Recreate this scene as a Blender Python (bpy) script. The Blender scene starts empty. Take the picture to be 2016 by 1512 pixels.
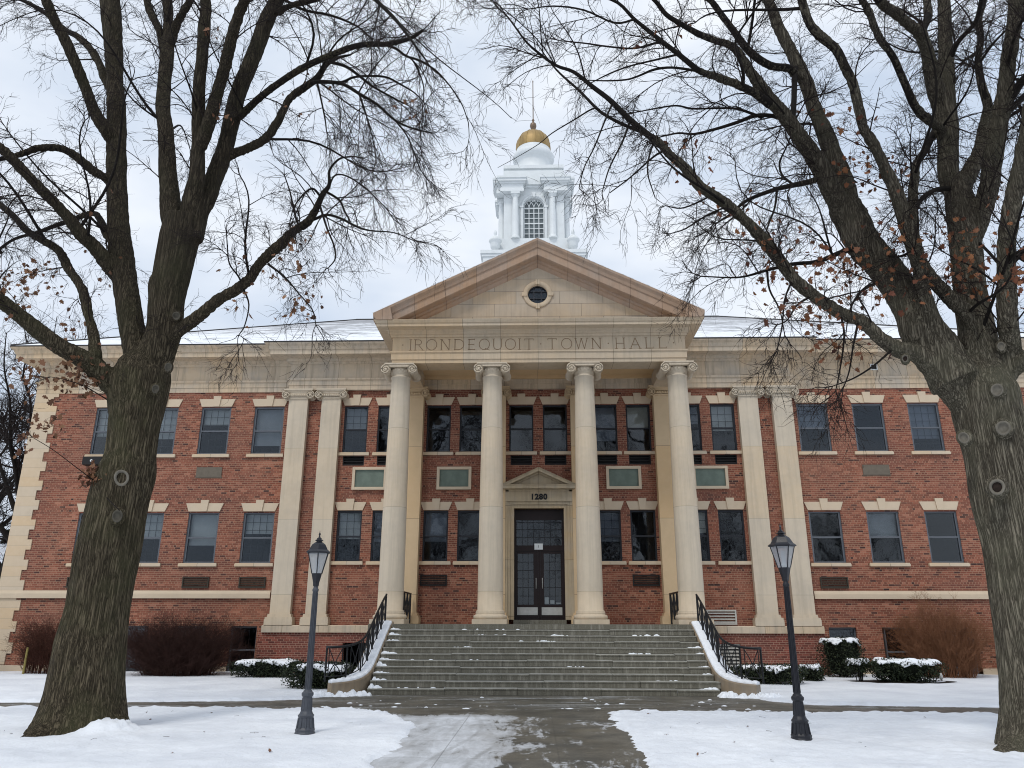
import bpy, math, random
import numpy as np
from mathutils import Matrix, Vector, noise as mnoise

# ------------------------------------------------------------------ camera, sky, sun
F, CX, CY = 1510.0, 1008.0, 756.0
PITCH, YAW, ROLL = math.radians(17.3767), math.radians(1.6771), math.radians(0.1128)
CAM = np.array([-0.1665, 0.0, 1.65])

def cam_axes():
    cp, sp, cy, sy = math.cos(PITCH), math.sin(PITCH), math.cos(YAW), math.sin(YAW)
    f = np.array([-sy*cp, cy*cp, sp]); r0 = np.array([cy, sy, 0.0]); u0 = np.cross(r0, f)
    cr, sr = math.cos(ROLL), math.sin(ROLL)
    return r0*cr + u0*sr, -r0*sr + u0*cr, f
RX, UX, FX = cam_axes()

scene = bpy.context.scene
col = scene.collection
cam = bpy.data.objects.new('camera', bpy.data.cameras.new('camera'))
col.objects.link(cam)
cam.data.sensor_width = 36.0
cam.data.lens = 36.0*F/2016.0
cam.data.clip_end = 2000
cam.matrix_world = Matrix(((RX[0], UX[0], -FX[0], CAM[0]), (RX[1], UX[1], -FX[1], CAM[1]),
                           (RX[2], UX[2], -FX[2], CAM[2]), (0, 0, 0, 1)))
scene.camera = cam

SUN_EL, SUN_AZ = math.radians(56), math.radians(203)    # azimuth clockwise from +Y: behind the viewer, a little to the left
w = bpy.data.worlds.new('World'); scene.world = w; w.use_nodes = True
nt = w.node_tree; nt.nodes.clear()
N = lambda t: nt.nodes.new(t)
out = N('ShaderNodeOutputWorld'); bg = N('ShaderNodeBackground'); bg.inputs['Strength'].default_value = 0.1
sky = N('ShaderNodeTexSky'); sky.sky_type = 'NISHITA'; sky.sun_disc = False
sky.sun_elevation = SUN_EL; sky.sun_rotation = SUN_AZ
tc = N('ShaderNodeTexCoord'); mp = N('ShaderNodeMapping'); mp.inputs['Scale'].default_value = (1.2, 1.2, 3.0)
nz = N('ShaderNodeTexNoise'); nz.inputs['Scale'].default_value = 1.9; nz.inputs['Detail'].default_value = 5; nz.inputs['Roughness'].default_value = .5
ramp = N('ShaderNodeValToRGB')
ramp.color_ramp.elements[0].position = .38; ramp.color_ramp.elements[0].color = (6.1, 7.05, 8.5, 1)
ramp.color_ramp.elements[1].position = .62; ramp.color_ramp.elements[1].color = (9.3, 9.75, 10.4, 1)
mix = N('ShaderNodeMixRGB'); mix.inputs['Fac'].default_value = .93
L = nt.links.new
L(tc.outputs['Generated'], mp.inputs['Vector']); L(mp.outputs[0], nz.inputs['Vector']); L(nz.outputs['Fac'], ramp.inputs['Fac'])
L(sky.outputs[0], mix.inputs['Color1']); L(ramp.outputs['Color'], mix.inputs['Color2']); L(mix.outputs[0], bg.inputs['Color']); L(bg.outputs[0], out.inputs['Surface'])

sd = bpy.data.lights.new('sun', 'SUN'); sd.energy = 1.35; sd.angle = math.radians(13); sd.color = (1.0, .96, .9)
sun = bpy.data.objects.new('sun', sd); col.objects.link(sun)
sdir = Vector((math.sin(SUN_AZ)*math.cos(SUN_EL), math.cos(SUN_AZ)*math.cos(SUN_EL), math.sin(SUN_EL)))
sun.rotation_euler = sdir.to_track_quat('Z', 'Y').to_euler(); sun.location = (0, -10, 30)

scene.view_settings.view_transform = 'Standard'; scene.view_settings.look = 'None'
scene.view_settings.exposure = 0.09; scene.view_settings.gamma = 1.0
scene.render.engine = 'CYCLES'
scene.cycles.max_bounces = 6; scene.cycles.diffuse_bounces = 3; scene.cycles.glossy_bounces = 2
scene.cycles.transmission_bounces = 3; scene.cycles.transparent_max_bounces = 8
scene.cycles.caustics_reflective = False; scene.cycles.caustics_refractive = False
scene.cycles.use_denoising = True; scene.cycles.filter_width = 1.05

# ------------------------------------------------------------------ helpers
ORIG = {}                                   # object -> world position of its local origin
def world_origin(o): return ORIG.get(o.name, np.zeros(3))

class MB:
    """collects faces in world coordinates, then links them as one mesh object"""
    def __init__(s): s.v = []; s.f = []; s.n = 0; s.sm = []
    def add(s, V, Fc, smooth=False):
        V = np.asarray(V, float).reshape(-1, 3)
        for q in Fc: s.f.append(tuple(int(i)+s.n for i in q)); s.sm.append(smooth)
        s.v.append(V); s.n += len(V); return s
    def box(s, x0, x1, y0, y1, z0, z1, bev=0):
        if x1 < x0: x0, x1 = x1, x0
        V = [(x0,y0,z0),(x1,y0,z0),(x1,y1,z0),(x0,y1,z0),(x0,y0,z1),(x1,y0,z1),(x1,y1,z1),(x0,y1,z1)]
        return s.add(V, [(0,3,2,1),(4,5,6,7),(0,1,5,4),(1,2,6,5),(2,3,7,6),(3,0,4,7)])
    def quad(s, a, b, c, d): return s.add([a,b,c,d], [(0,1,2,3)])
    def prism_y(s, poly, y0, y1):           # poly of (x, z), counter-clockwise seen from the front
        n = len(poly)
        V = [(x,y0,z) for x,z in poly]+[(x,y1,z) for x,z in poly]
        Fc = [tuple(range(n)), tuple(range(2*n-1, n-1, -1))]+[(i, n+i, n+(i+1)%n, (i+1)%n) for i in range(n)]
        return s.add(V, Fc)
    def lathe(s, prof, c, n=32, smooth=True, caps=True, ph=0, scale=None):
        V = []
        for r, z in prof:
            for k in range(n):
                a = ph+2*math.pi*k/n; V.append((c[0]+r*math.cos(a), c[1]+r*math.sin(a), c[2]+z))
        Fc = []
        for j in range(len(prof)-1):
            for k in range(n):
                k2 = (k+1) % n; Fc.append((j*n+k, j*n+k2, (j+1)*n+k2, (j+1)*n+k))
        s.add(V, Fc, smooth)
        if caps:
            m = len(prof)-1
            s.add(V[:n], [tuple(range(n-1, -1, -1))]); s.add(V[m*n:], [tuple(range(n))])
        return s
    def cyl_y(s, prof, c, n=24):            # lathe about an axis along Y: prof of (r, y)
        V = []
        for r, y in prof:
            for k in range(n):
                a = 2*math.pi*k/n; V.append((c[0]+r*math.cos(a), c[1]+y, c[2]+r*math.sin(a)))
        Fc = []
        for j in range(len(prof)-1):
            for k in range(n):
                k2 = (k+1) % n; Fc.append((j*n+k2, j*n+k, (j+1)*n+k, (j+1)*n+k2))
        s.add(V, Fc, True)
        s.add(V[:n], [tuple(range(n))]); s.add(V[-n:], [tuple(range(n-1, -1, -1))]); return s
    def tube(s, pts, r, n=8, caps=True, smooth=True):
        V, Fc = tube_arrays(np.asarray(pts, float)[None], np.broadcast_to(np.asarray(r, float), (1, len(pts))), n)
        s.add(V, Fc, smooth)
        if caps:
            m = len(pts); s.add(V[:n], [tuple(range(n-1, -1, -1))]); s.add(V[(m-1)*n:], [tuple(range(n))])
        return s
    def sweep(s, prof, path, close=False):   # prof (outward d, z) along a plan polyline, mitred
        P = np.asarray(path, float); n = len(P); offs = []
        for i in range(n):
            d = []
            if i > 0: e = P[i]-P[i-1]; d.append(e/np.linalg.norm(e))
            if i < n-1: e = P[i+1]-P[i]; d.append(e/np.linalg.norm(e))
            ns = [np.array([q[1], -q[0]]) for q in d]
            m = ns[0] if len(ns) == 1 else (ns[0]+ns[1])/(1+ns[0].dot(ns[1]))
            offs.append(m)
        k = len(prof); V = []
        for i in range(n):
            for d, z in prof: q = P[i]+offs[i]*d; V.append((q[0], q[1], z))
        Fc = [(i*k+j, (i+1)*k+j, (i+1)*k+j+1, i*k+j+1) for i in range(n-1) for j in range(k-1)]
        s.add(V, Fc)
        s.add(V[:k], [tuple(range(k))]); s.add(V[-k:], [tuple(range(k-1, -1, -1))]); return s
    def build(s, name, m, parent=None, loc=None):
        V = np.concatenate(s.v) if s.v else np.zeros((0, 3))
        o0 = world_origin(parent) if parent is not None else (np.asarray(loc, float) if loc is not None else np.zeros(3))
        me = bpy.data.meshes.new(name); me.from_pydata((V-o0).tolist(), [], s.f)
        me.polygons.foreach_set('use_smooth', s.sm); me.materials.append(m); me.update()
        o = bpy.data.objects.new(name, me); col.objects.link(o)
        if parent is not None: o.parent = parent
        elif loc is not None: o.location = loc
        ORIG[o.name] = o0
        return o

def tube_arrays(P, R, n):
    """P (T,m,3) paths, R (T,m) radii -> vertices, quads for T open tubes"""
    T, m, _ = P.shape
    tan = np.empty_like(P); tan[:, 1:-1] = P[:, 2:]-P[:, :-2]; tan[:, 0] = P[:, 1]-P[:, 0]; tan[:, -1] = P[:, -1]-P[:, -2]
    tan /= np.linalg.norm(tan, axis=2, keepdims=True)+1e-9
    ref = np.zeros((T, 1, 3)); t0 = tan[:, m//2]; hz = np.abs(t0[:, 2]) > .8
    ref[hz, 0] = (1, 0, 0); ref[~hz, 0] = (0, 0, 1)
    a = np.cross(tan, np.broadcast_to(ref, tan.shape)); a /= np.linalg.norm(a, axis=2, keepdims=True)+1e-9
    b = np.cross(tan, a)
    th = 2*np.pi*np.arange(n)/n
    V = P[:, :, None]+R[:, :, None, None]*(np.cos(th)[None, None, :, None]*a[:, :, None]-np.sin(th)[None, None, :, None]*b[:, :, None])
    idx = np.arange(T*m*n).reshape(T, m, n)
    q = np.stack([idx[:, :-1], np.roll(idx, -1, 2)[:, :-1], np.roll(idx, -1, 2)[:, 1:], idx[:, 1:]], -1).reshape(-1, 4)
    return V.reshape(-1, 3), q

def fast_mesh(name, V, Q, m, parent=None, smooth=True, loc=None):
    """big uniform meshes (all faces the same size)"""
    V = np.asarray(V, np.float32); Q = np.asarray(Q, np.int32); k = Q.shape[1]
    o0 = world_origin(parent) if parent is not None else (np.asarray(loc, float) if loc is not None else np.zeros(3))
    me = bpy.data.meshes.new(name)
    me.vertices.add(len(V)); me.vertices.foreach_set('co', (V-o0.astype(np.float32)).ravel())
    me.loops.add(Q.size); me.loops.foreach_set('vertex_index', Q.ravel())
    me.polygons.add(len(Q)); me.polygons.foreach_set('loop_start', np.arange(0, Q.size, k, dtype=np.int32))
    me.polygons.foreach_set('loop_total', np.full(len(Q), k, np.int32))
    me.polygons.foreach_set('use_smooth', np.full(len(Q), smooth))
    me.update(calc_edges=True); me.materials.append(m)
    o = bpy.data.objects.new(name, me); col.objects.link(o)
    if parent is not None: o.parent = parent
    elif loc is not None: o.location = loc
    ORIG[o.name] = o0
    return o

def thing(name, label, cat, loc=(0, 0, 0), group=None):
    o = bpy.data.objects.new(name, None); o.empty_display_size = .3; o.location = loc; col.objects.link(o)
    o['label'] = label; o['category'] = cat
    if group: o['group'] = group
    ORIG[o.name] = np.asarray(loc, float)
    return o
def tag(o, label, cat, group=None):
    o['label'] = label; o['category'] = cat
    if group: o['group'] = group
    return o
def dup(o, parent):                          # copy of a part and its sub-parts
    c = o.copy(); col.objects.link(c); c.parent = parent
    for ch in list(o.children):
        d = ch.copy(); col.objects.link(d); d.parent = c
    return c

# ------------------------------------------------------------------ materials
class NT:
    def __init__(s, name):
        s.m = bpy.data.materials.new(name); s.m.use_nodes = True; s.t = s.m.node_tree; s.t.nodes.clear()
        s.out = s.n('ShaderNodeOutputMaterial'); s.b = s.n('ShaderNodeBsdfPrincipled'); s.l(s.b.outputs[0], s.out.inputs[0])
        s.obj = s.n('ShaderNodeTexCoord').outputs['Object']
    def n(s, t, **k):
        q = s.t.nodes.new(t)
        for a, v in k.items(): setattr(q, a, v)
        return q
    def l(s, a, b): s.t.links.new(a, b)
    def map(s, vec, scale, loc=(0, 0, 0)):
        q = s.n('ShaderNodeMapping'); q.inputs['Scale'].default_value = scale; q.inputs['Location'].default_value = loc
        s.l(vec, q.inputs[0]); return q.outputs[0]
    def noise(s, scale, detail=4, rough=.55, vec=None, dist=0):
        q = s.n('ShaderNodeTexNoise'); q.inputs['Scale'].default_value = scale; q.inputs['Detail'].default_value = detail
        q.inputs['Roughness'].default_value = rough; q.inputs['Distortion'].default_value = dist
        s.l(vec if vec is not None else s.obj, q.inputs['Vector']); return q.outputs['Fac']
    def ramp(s, fac, *stops):
        q = s.n('ShaderNodeValToRGB'); e = q.color_ramp.elements
        while len(e) < len(stops): e.new(.5)
        for i, (p, c) in enumerate(stops):
            e[i].position = p; e[i].color = (c, c, c, 1) if not hasattr(c, '__len__') else (*c, 1)
        s.l(fac, q.inputs[0]); return q.outputs[0]
    def mix(s, fac, a, b, mode='MIX'):
        q = s.n('ShaderNodeMixRGB', blend_type=mode)
        for i, v in enumerate((fac, a, b)):
            if hasattr(v, 'is_output'): s.l(v, q.inputs[i])
            elif i == 0: q.inputs[0].default_value = v
            else: q.inputs[i].default_value = (*v, 1)
        return q.outputs[0]
    def math(s, op, a, b=0.0):
        q = s.n('ShaderNodeMath', operation=op)
        for i, v in enumerate((a, b)):
            if hasattr(v, 'is_output'): s.l(v, q.inputs[i])
            else: q.inputs[i].default_value = v
        return q.outputs[0]
    def bump(s, h, strength=.3, dist=.02):
        q = s.n('ShaderNodeBump'); q.inputs['Strength'].default_value = strength; q.inputs['Distance'].default_value = dist
        s.l(h, q.inputs['Height']); s.l(q.outputs[0], s.b.inputs['Normal'])
    def set(s, color=None, rough=.8, metal=0, spec=.3):
        if color is not None:
            if hasattr(color, 'is_output'): s.l(color, s.b.inputs['Base Color'])
            else: s.b.inputs['Base Color'].default_value = (*color, 1)
        if hasattr(rough, 'is_output'): s.l(rough, s.b.inputs['Roughness'])
        else: s.b.inputs['Roughness'].default_value = rough
        s.b.inputs['Metallic'].default_value = metal; s.b.inputs['Specular IOR Level'].default_value = spec
        return s.m
    def wallvec(s):                          # (x+y, z): runs round corners
        sep = s.n('ShaderNodeSeparateXYZ'); s.l(s.obj, sep.inputs[0]); c = s.n('ShaderNodeCombineXYZ')
        g = s.n('ShaderNodeNewGeometry'); gs = s.n('ShaderNodeSeparateXYZ'); s.l(g.outputs['True Normal'], gs.inputs[0])
        k = s.math('GREATER_THAN', s.math('ABSOLUTE', gs.outputs[0]), .75)
        s.l(s.math('ADD', sep.outputs[0], s.math('MULTIPLY', k, sep.outputs[1])), c.inputs[0]); s.l(sep.outputs[2], c.inputs[1]); return c.outputs[0]
    def brick(s, vec, bw, rh, mortar, c1, c2, cm, off=.5, smooth=.1, squash=1.0):
        q = s.n('ShaderNodeTexBrick'); q.offset = off; q.squash = squash; q.squash_frequency = 6 if squash != 1 else 2
        s.l(vec, q.inputs['Vector']); q.inputs['Scale'].default_value = 1
        for nm, v in (('Color1', c1), ('Color2', c2), ('Mortar', cm)): q.inputs[nm].default_value = (*v, 1)
        q.inputs['Mortar Size'].default_value = mortar; q.inputs['Mortar Smooth'].default_value = smooth
        q.inputs['Brick Width'].default_value = bw; q.inputs['Row Height'].default_value = rh
        return q.outputs['Color'], q.outputs['Fac']

def mat_brick(name, dark, mortarc):
    s = NT(name); v = s.wallvec()
    c, f = s.brick(v, .21, .0715, .006, (0, 0, 0), (1, 1, 1), (0, 0, 0), smooth=.2, squash=.5)
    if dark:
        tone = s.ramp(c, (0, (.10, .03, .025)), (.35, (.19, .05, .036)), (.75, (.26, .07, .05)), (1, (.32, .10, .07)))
    else:
        tone = s.ramp(c, (0, (.04, .022, .022)), (.045, (.07, .032, .028)), (.09, (.175, .060, .040)), (.5, (.255, .085, .053)), (.85, (.335, .118, .072)), (1, (.42, .18, .115)))
    big = s.noise(.45, 5, .6)
    tone = s.mix(s.ramp(big, (.38, 0), (.66, .65)), tone, (.15, .060, .048))
    tone = s.mix(s.ramp(s.noise(1.2, 6, .65, s.map(s.obj, (1, 1, .5), (7, 3, 1))), (.5, 0), (.75, .3)), tone, (.40, .20, .13))
    fin = s.mix(f, tone, mortarc)
    fin = s.mix(.25, fin, s.ramp(s.noise(30, 2), (.3, .25), (.7, 1)), 'MULTIPLY')
    s.bump(s.math('SUBTRACT', s.noise(60, 2), f), .35, .006)
    return s.set(fin, .88, spec=.2)

def mat_stone(name, c, bw=50, rh=50, off=.5, seam=.006, stain=.35, streak=.0, seamc=None):
    s = NT(name); v = s.wallvec()
    bc, f = s.brick(v, bw, rh, seam, (0, 0, 0), (1, 1, 1), (.5, .5, .5), off=off)
    base = s.mix(s.ramp(bc, (0, 0), (1, .95)), c, tuple(x*k for x, k in zip(c, (1.06, .94, .78))))
    base = s.mix(s.ramp(s.noise(.8, 6, .6), (.42, 0), (.75, stain)), base, tuple(x*.55 for x in c))
    base = s.mix(s.ramp(s.noise(5, 5, .6), (.45, 0), (.8, .25)), base, tuple(min(1, x*1.18) for x in c))
    if streak:
        base = s.mix(s.ramp(s.noise(1, 5, .7, s.map(s.obj, (7, 7, .35))), (.47, 0), (.68, min(1, streak*1.5))), base, (.15, .13, .105))
        base = s.mix(s.ramp(s.noise(1.1, 3, .7, s.map(s.obj, (1, 1, 1), (5, 2, 0))), (.46, 0), (.7, min(1, streak*1.5))), base, (.36, .34, .31))
    base = s.mix(f, base, seamc or tuple(x*.33 for x in c))
    s.bump(s.math('SUBTRACT', s.noise(45, 3), s.math('MULTIPLY', f, 3.0)), .2, .006)
    return s.set(base, .85, spec=.2)

def mat_plain(name, c, rough=.6, metal=0, var=.2, scale=8, spec=.3):
    s = NT(name)
    k = s.mix(s.ramp(s.noise(scale, 5, .6), (.35, 0), (.75, 1)), c, tuple(x*(1-var) for x in c))
    s.bump(s.noise(scale*6, 3), .08, .004)
    return s.set(k, rough, metal, spec)

M = {}
M['brick'] = mat_brick('red_brick', False, (.40, .255, .17))
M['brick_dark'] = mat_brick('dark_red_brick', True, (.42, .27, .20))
LIME = (.57, .475, .36)
M['stone'] = mat_stone('limestone', LIME, 50, 50, stain=.3)
M['ashlar'] = mat_stone('limestone_courses', LIME, 1.27, 50, off=0, stain=.35, streak=.3)
M['ashlar_porch'] = mat_stone('porch_limestone', (.53, .435, .32), 1.27, 50, off=0, stain=.35, streak=.12)
M['rake'] = mat_stone('brown_limestone', (.39, .275, .20), 1.05, 50, off=0, stain=.4, streak=.2)
M['tympanum'] = mat_stone('tympanum_limestone', (.46, .385, .30), 1.5, .47, stain=.3, streak=.15)
M['quoin'] = mat_stone('quoin_limestone', (.56, .465, .35), 50, .362, off=0, stain=.25, seam=.004, seamc=(.33, .27, .2))
M['column'] = mat_stone('column_limestone', (.58, .505, .40), 50, 2.62, off=0, stain=.3, streak=.12, seam=.005, seamc=(.3, .26, .2))
M['anta'] = mat_stone('golden_limestone', (.58, .44, .28), 50, 2.62, off=0, stain=.25)
M['door_stone'] = mat_stone('ochre_limestone', (.47, .385, .265), 50, 1.9, off=0, stain=.5, streak=.25)
M['frame'] = mat_plain('window_frame', (.12, .132, .15), .45, 0, .2)
M['frame_dark'] = mat_plain('dark_window_frame', (.022, .025, .032), .5)
M['lead'] = mat_plain('leaded_bars', (.045, .05, .056), .6)
M['blind'] = mat_plain('pale_blind', (.54, .57, .56), .8, 0, .15, 2)
M['metal_dark'] = mat_plain('bronze_vent', (.05, .042, .03), .55, .2)
M['vent_box'] = mat_plain('dark_vent', (.014, .013, .013), .6)
M['vent_grey'] = mat_plain('grey_panel', (.15, .125, .095), .7)
M['white'] = mat_plain('white_paint', (.70, .73, .735), .5, 0, .1, 2)
M['louver'] = mat_plain('louver_paint', (.55, .53, .48), .5)
M['iron'] = mat_plain('black_iron', (.012, .013, .015), .45, .0, .3, 20)
M['lampgrey'] = mat_plain('blue_grey_paint', (.062, .068, .082), .42, 0, .25, 12, .4)
M['lampblack'] = mat_plain('black_paint', (.013, .014, .02), .4, 0, .3, 12, .4)
M['gutter'] = mat_plain('dark_gutter', (.03, .028, .028), .6)
M['door'] = mat_plain('dark_red_door', (.013, .004, .004), .4, 0, .3)
M['kick'] = mat_plain('brushed_metal', (.52, .52, .50), .45, .3)
M['black'] = mat_plain('black_letters', (.01, .01, .011), .5)
M['groove'] = mat_plain('letter_grooves', (.25, .17, .10), .9)
M['patina'] = mat_plain('green_patina', (.15, .19, .155), .6, 0, .35, 2.5)
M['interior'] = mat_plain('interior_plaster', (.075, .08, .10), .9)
M['yellow'] = mat_plain('yellow_paint', (.25, .20, .06), .6)
M['mulch'] = mat_plain('wet_mulch', (.03, .02, .015), .95, 0, .5, 30)

def glass():
    s = NT('window_glass'); s.t.nodes.remove(s.b)
    g = s.n('ShaderNodeBsdfGlossy'); g.inputs['Roughness'].default_value = .03; g.inputs['Color'].default_value = (.9, .95, 1, 1)
    t = s.n('ShaderNodeBsdfTransparent'); t.inputs['Color'].default_value = (.82, .84, .855, 1)
    fr = s.n('ShaderNodeFresnel'); fr.inputs['IOR'].default_value = 1.6
    bp = s.n('ShaderNodeBump'); bp.inputs['Strength'].default_value = .15; bp.inputs['Distance'].default_value = .02
    s.l(s.noise(2.2, 2), bp.inputs['Height']); s.l(bp.outputs[0], g.inputs['Normal'])
    mx = s.n('ShaderNodeMixShader'); s.l(s.math('MULTIPLY', fr.outputs[0], .60), mx.inputs[0])
    s.l(t.outputs[0], mx.inputs[1]); s.l(g.outputs[0], mx.inputs[2]); s.l(mx.outputs[0], s.out.inputs[0])
    return s.m
M['glass'] = glass()
def lampglass():
    s = NT('frosted_lamp_glass'); s.t.nodes.remove(s.b)
    d = s.n('ShaderNodeBsdfPrincipled'); d.inputs['Base Color'].default_value = (.62, .64, .66, 1); d.inputs['Roughness'].default_value = .25
    t = s.n('ShaderNodeBsdfTransparent'); t.inputs['Color'].default_value = (.9, .92, .95, 1)
    tl = s.n('ShaderNodeBsdfTranslucent'); tl.inputs['Color'].default_value = (.7, .72, .74, 1)
    m1 = s.n('ShaderNodeMixShader'); m1.inputs[0].default_value = .45; s.l(d.outputs[0], m1.inputs[1]); s.l(tl.outputs[0], m1.inputs[2])
    m2 = s.n('ShaderNodeMixShader'); m2.inputs[0].default_value = .45; s.l(m1.outputs[0], m2.inputs[1]); s.l(t.outputs[0], m2.inputs[2])
    s.l(m2.outputs[0], s.out.inputs[0]); return s.m
M['lampglass'] = lampglass()
def gold():
    s = NT('gold_leaf'); k = s.mix(s.ramp(s.noise(3, 5, .7, s.map(s.obj, (1, 1, .3))), (.35, 0), (.7, 1)), (.40, .275, .11), (.24, .16, .07))
    return s.set(k, .5, .35)
M['gold'] = gold()
def snow():
    s = NT('snow')
    c = s.mix(s.ramp(s.noise(.6, 5, .6), (.38, 0), (.66, 1)), (.79, .82, .86), (.66, .69, .74))
    c = s.mix(s.ramp(s.noise(9, 6, .75, s.map(s.obj, (1, 1.6, 1))), (.66, 0), (.78, .35)), c, (.42, .40, .36))
    h = s.math('ADD', s.noise(2.2, 6, .65), s.math('MULTIPLY', s.noise(22, 4, .6), .18))
    s.bump(h, .6, .09)
    return s.set(c, .75, spec=.25)
M['snow'] = snow()
def snowcap():
    s = NT('snow_cap'); s.bump(s.noise(14, 5, .6), .4, .02); return s.set((.82, .85, .89), .8, spec=.2)
M['snowcap'] = snowcap()
def roofmat():
    s = NT('snowy_shingles')
    nn = s.noise(1, 7, .72, s.map(s.obj, (.55, 1.5, 5.5)))
    fine = s.noise(1, 4, .7, s.map(s.obj, (2.4, 5, 22)))
    sep = s.n('ShaderNodeSeparateXYZ'); s.l(s.obj, sep.inputs[0])
    up = s.math('MULTIPLY', s.math('SUBTRACT', sep.outputs[2], 13.0), .035)
    f = s.math('ADD', s.math('ADD', s.math('MULTIPLY', nn, .6), s.math('MULTIPLY', fine, .4)), up)
    c = s.mix(s.ramp(f, (.50, 0), (.60, .8)), (.80, .83, .87), (.17, .17, .18))
    s.bump(nn, .3, .04); return s.set(c, .8)
M['roof'] = roofmat()
def wetpath(name, thin):
    s = NT(name)
    c = s.mix(s.ramp(s.noise(26, 5, .7), (.35, 0), (.7, 1)), (.085, .078, .062), (.17, .155, .125))
    c = s.mix(s.ramp(s.noise(1.3, 5, .6), (.40, 0), (.62, .75)), c, (.048, .046, .038))
    sep = s.n('ShaderNodeSeparateXYZ'); s.l(s.obj, sep.inputs[0]); X, Y = sep.outputs[0], sep.outputs[1]
    n1 = s.noise(1, 7, .7, s.map(s.obj, (1.1, .8, 1)), dist=.5); n2 = s.noise(13, 5, .7)
    if thin:                                 # drifted thin snow, thickest on the left half, with faint tyre tracks
        edge = s.math('MAXIMUM', s.math('MINIMUM', s.math('MULTIPLY', s.math('ADD', X, .25), -.34), .32), -.13)
        n3 = s.noise(1, 8, .75, s.map(s.obj, (4.2, 1.1, 1), (3, 1, 0)), dist=1.0)
        f = s.math('ADD', edge, s.math('ADD', s.math('MULTIPLY', s.math('SUBTRACT', n1, .5), 1.3), s.math('MULTIPLY', s.math('SUBTRACT', n3, .5), 1.25)))
        f = s.math('SUBTRACT', f, s.math('MAXIMUM', s.math('MULTIPLY', s.math('SUBTRACT', Y, 15.3), .5), 0))
        fac = s.ramp(f, (.0, 0), (.10, .55), (.32, .75), (.5, .97))
        wob = s.math('ADD', X, s.math('MULTIPLY', s.math('SINE', s.math('MULTIPLY', Y, .8)), .25))
        tr = s.math('ABSOLUTE', s.math('SUBTRACT', s.math('ABSOLUTE', s.math('ADD', wob, 1.05)), .27))
        trk = s.ramp(s.math('ADD', tr, s.math('MULTIPLY', s.math('SUBTRACT', n2, .5), .12)), (.02, .8), (.06, 0))
        c = s.mix(fac, c, s.mix(n2, (.50, .52, .55), (.74, .77, .81))); c = s.mix(s.math('MULTIPLY', trk, s.ramp(n3, (.42, .0), (.58, .75))), c, (.22, .22, .215))
        jv = s.n('ShaderNodeCombineXYZ'); s.l(s.math('ADD', X, -.13), jv.inputs[0]); s.l(Y, jv.inputs[1])
        _, jf = s.brick(jv.outputs[0], 1.55, 1.55, .009, (0, 0, 0), (1, 1, 1), (0, 0, 0), off=0)
        c = s.mix(s.math('MULTIPLY', jf, .4), c, (.04, .038, .034))
    else:
        f = s.math('ADD', s.math('MULTIPLY', s.noise(1, 7, .75, s.map(s.obj, (.35, 2.2, 1)), dist=.6), .8), s.math('MULTIPLY', n2, .25))
        c = s.mix(s.ramp(f, (.56, 0), (.66, .75)), c, (.55, .57, .58))
    s.bump(s.math('ADD', n2, s.noise(60, 2)), .15, .01)
    return s.set(c, s.ramp(s.noise(.9, 3), (.35, .3), (.65, .75)), spec=.4)
M['walk'] = wetpath('wet_walkway_thin_snow', True)
M['foot'] = wetpath('wet_footpath', False)
def stepmat():
    s = NT('wet_granite')
    c = s.mix(s.ramp(s.noise(35, 5, .7), (.35, 0), (.7, 1)), (.10, .095, .072), (.20, .185, .145))
    c = s.mix(s.ramp(s.noise(.7, 5, .6, s.map(s.obj, (1, 1, 2.5))), (.42, 0), (.68, .6)), c, (.13, .12, .09))
    c = s.mix(s.ramp(s.noise(1, 5, .7, s.map(s.obj, (11, 11, .9))), (.5, 0), (.68, .6)), c, (.34, .32, .27))
    v = s.wallvec(); _, f = s.brick(v, 2.05, .15, .007, (0, 0, 0), (1, 1, 1), (0, 0, 0))
    c = s.mix(s.math('MULTIPLY', f, .7), c, (.05, .045, .04))
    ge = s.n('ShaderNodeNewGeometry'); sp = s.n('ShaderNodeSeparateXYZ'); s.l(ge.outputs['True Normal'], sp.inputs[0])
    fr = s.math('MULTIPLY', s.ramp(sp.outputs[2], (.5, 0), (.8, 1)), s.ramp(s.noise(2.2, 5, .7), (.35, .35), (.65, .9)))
    c = s.mix(fr, c, (.37, .37, .34))  # up-facing treads painted paler, standing in for sky light on wet stone
    s.bump(s.noise(40, 4), .25, .01); return s.set(c, .6, spec=.35)
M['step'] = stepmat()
M['cheek'] = mat_stone('cheek_stone', (.30, .24, .17), 50, 50, stain=.6, streak=.3)

# ------------------------------------------------------------------ the town hall
TH = thing('town_hall', 'red brick town hall with limestone columns, pediment and white gold-domed cupola', 'town hall', (0, 28, 0))
WY, CYW = 28.0, 27.85                        # wing and centre wall planes
def sym(*xs): return [s*x for x in xs for s in (-1, 1)]

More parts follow.
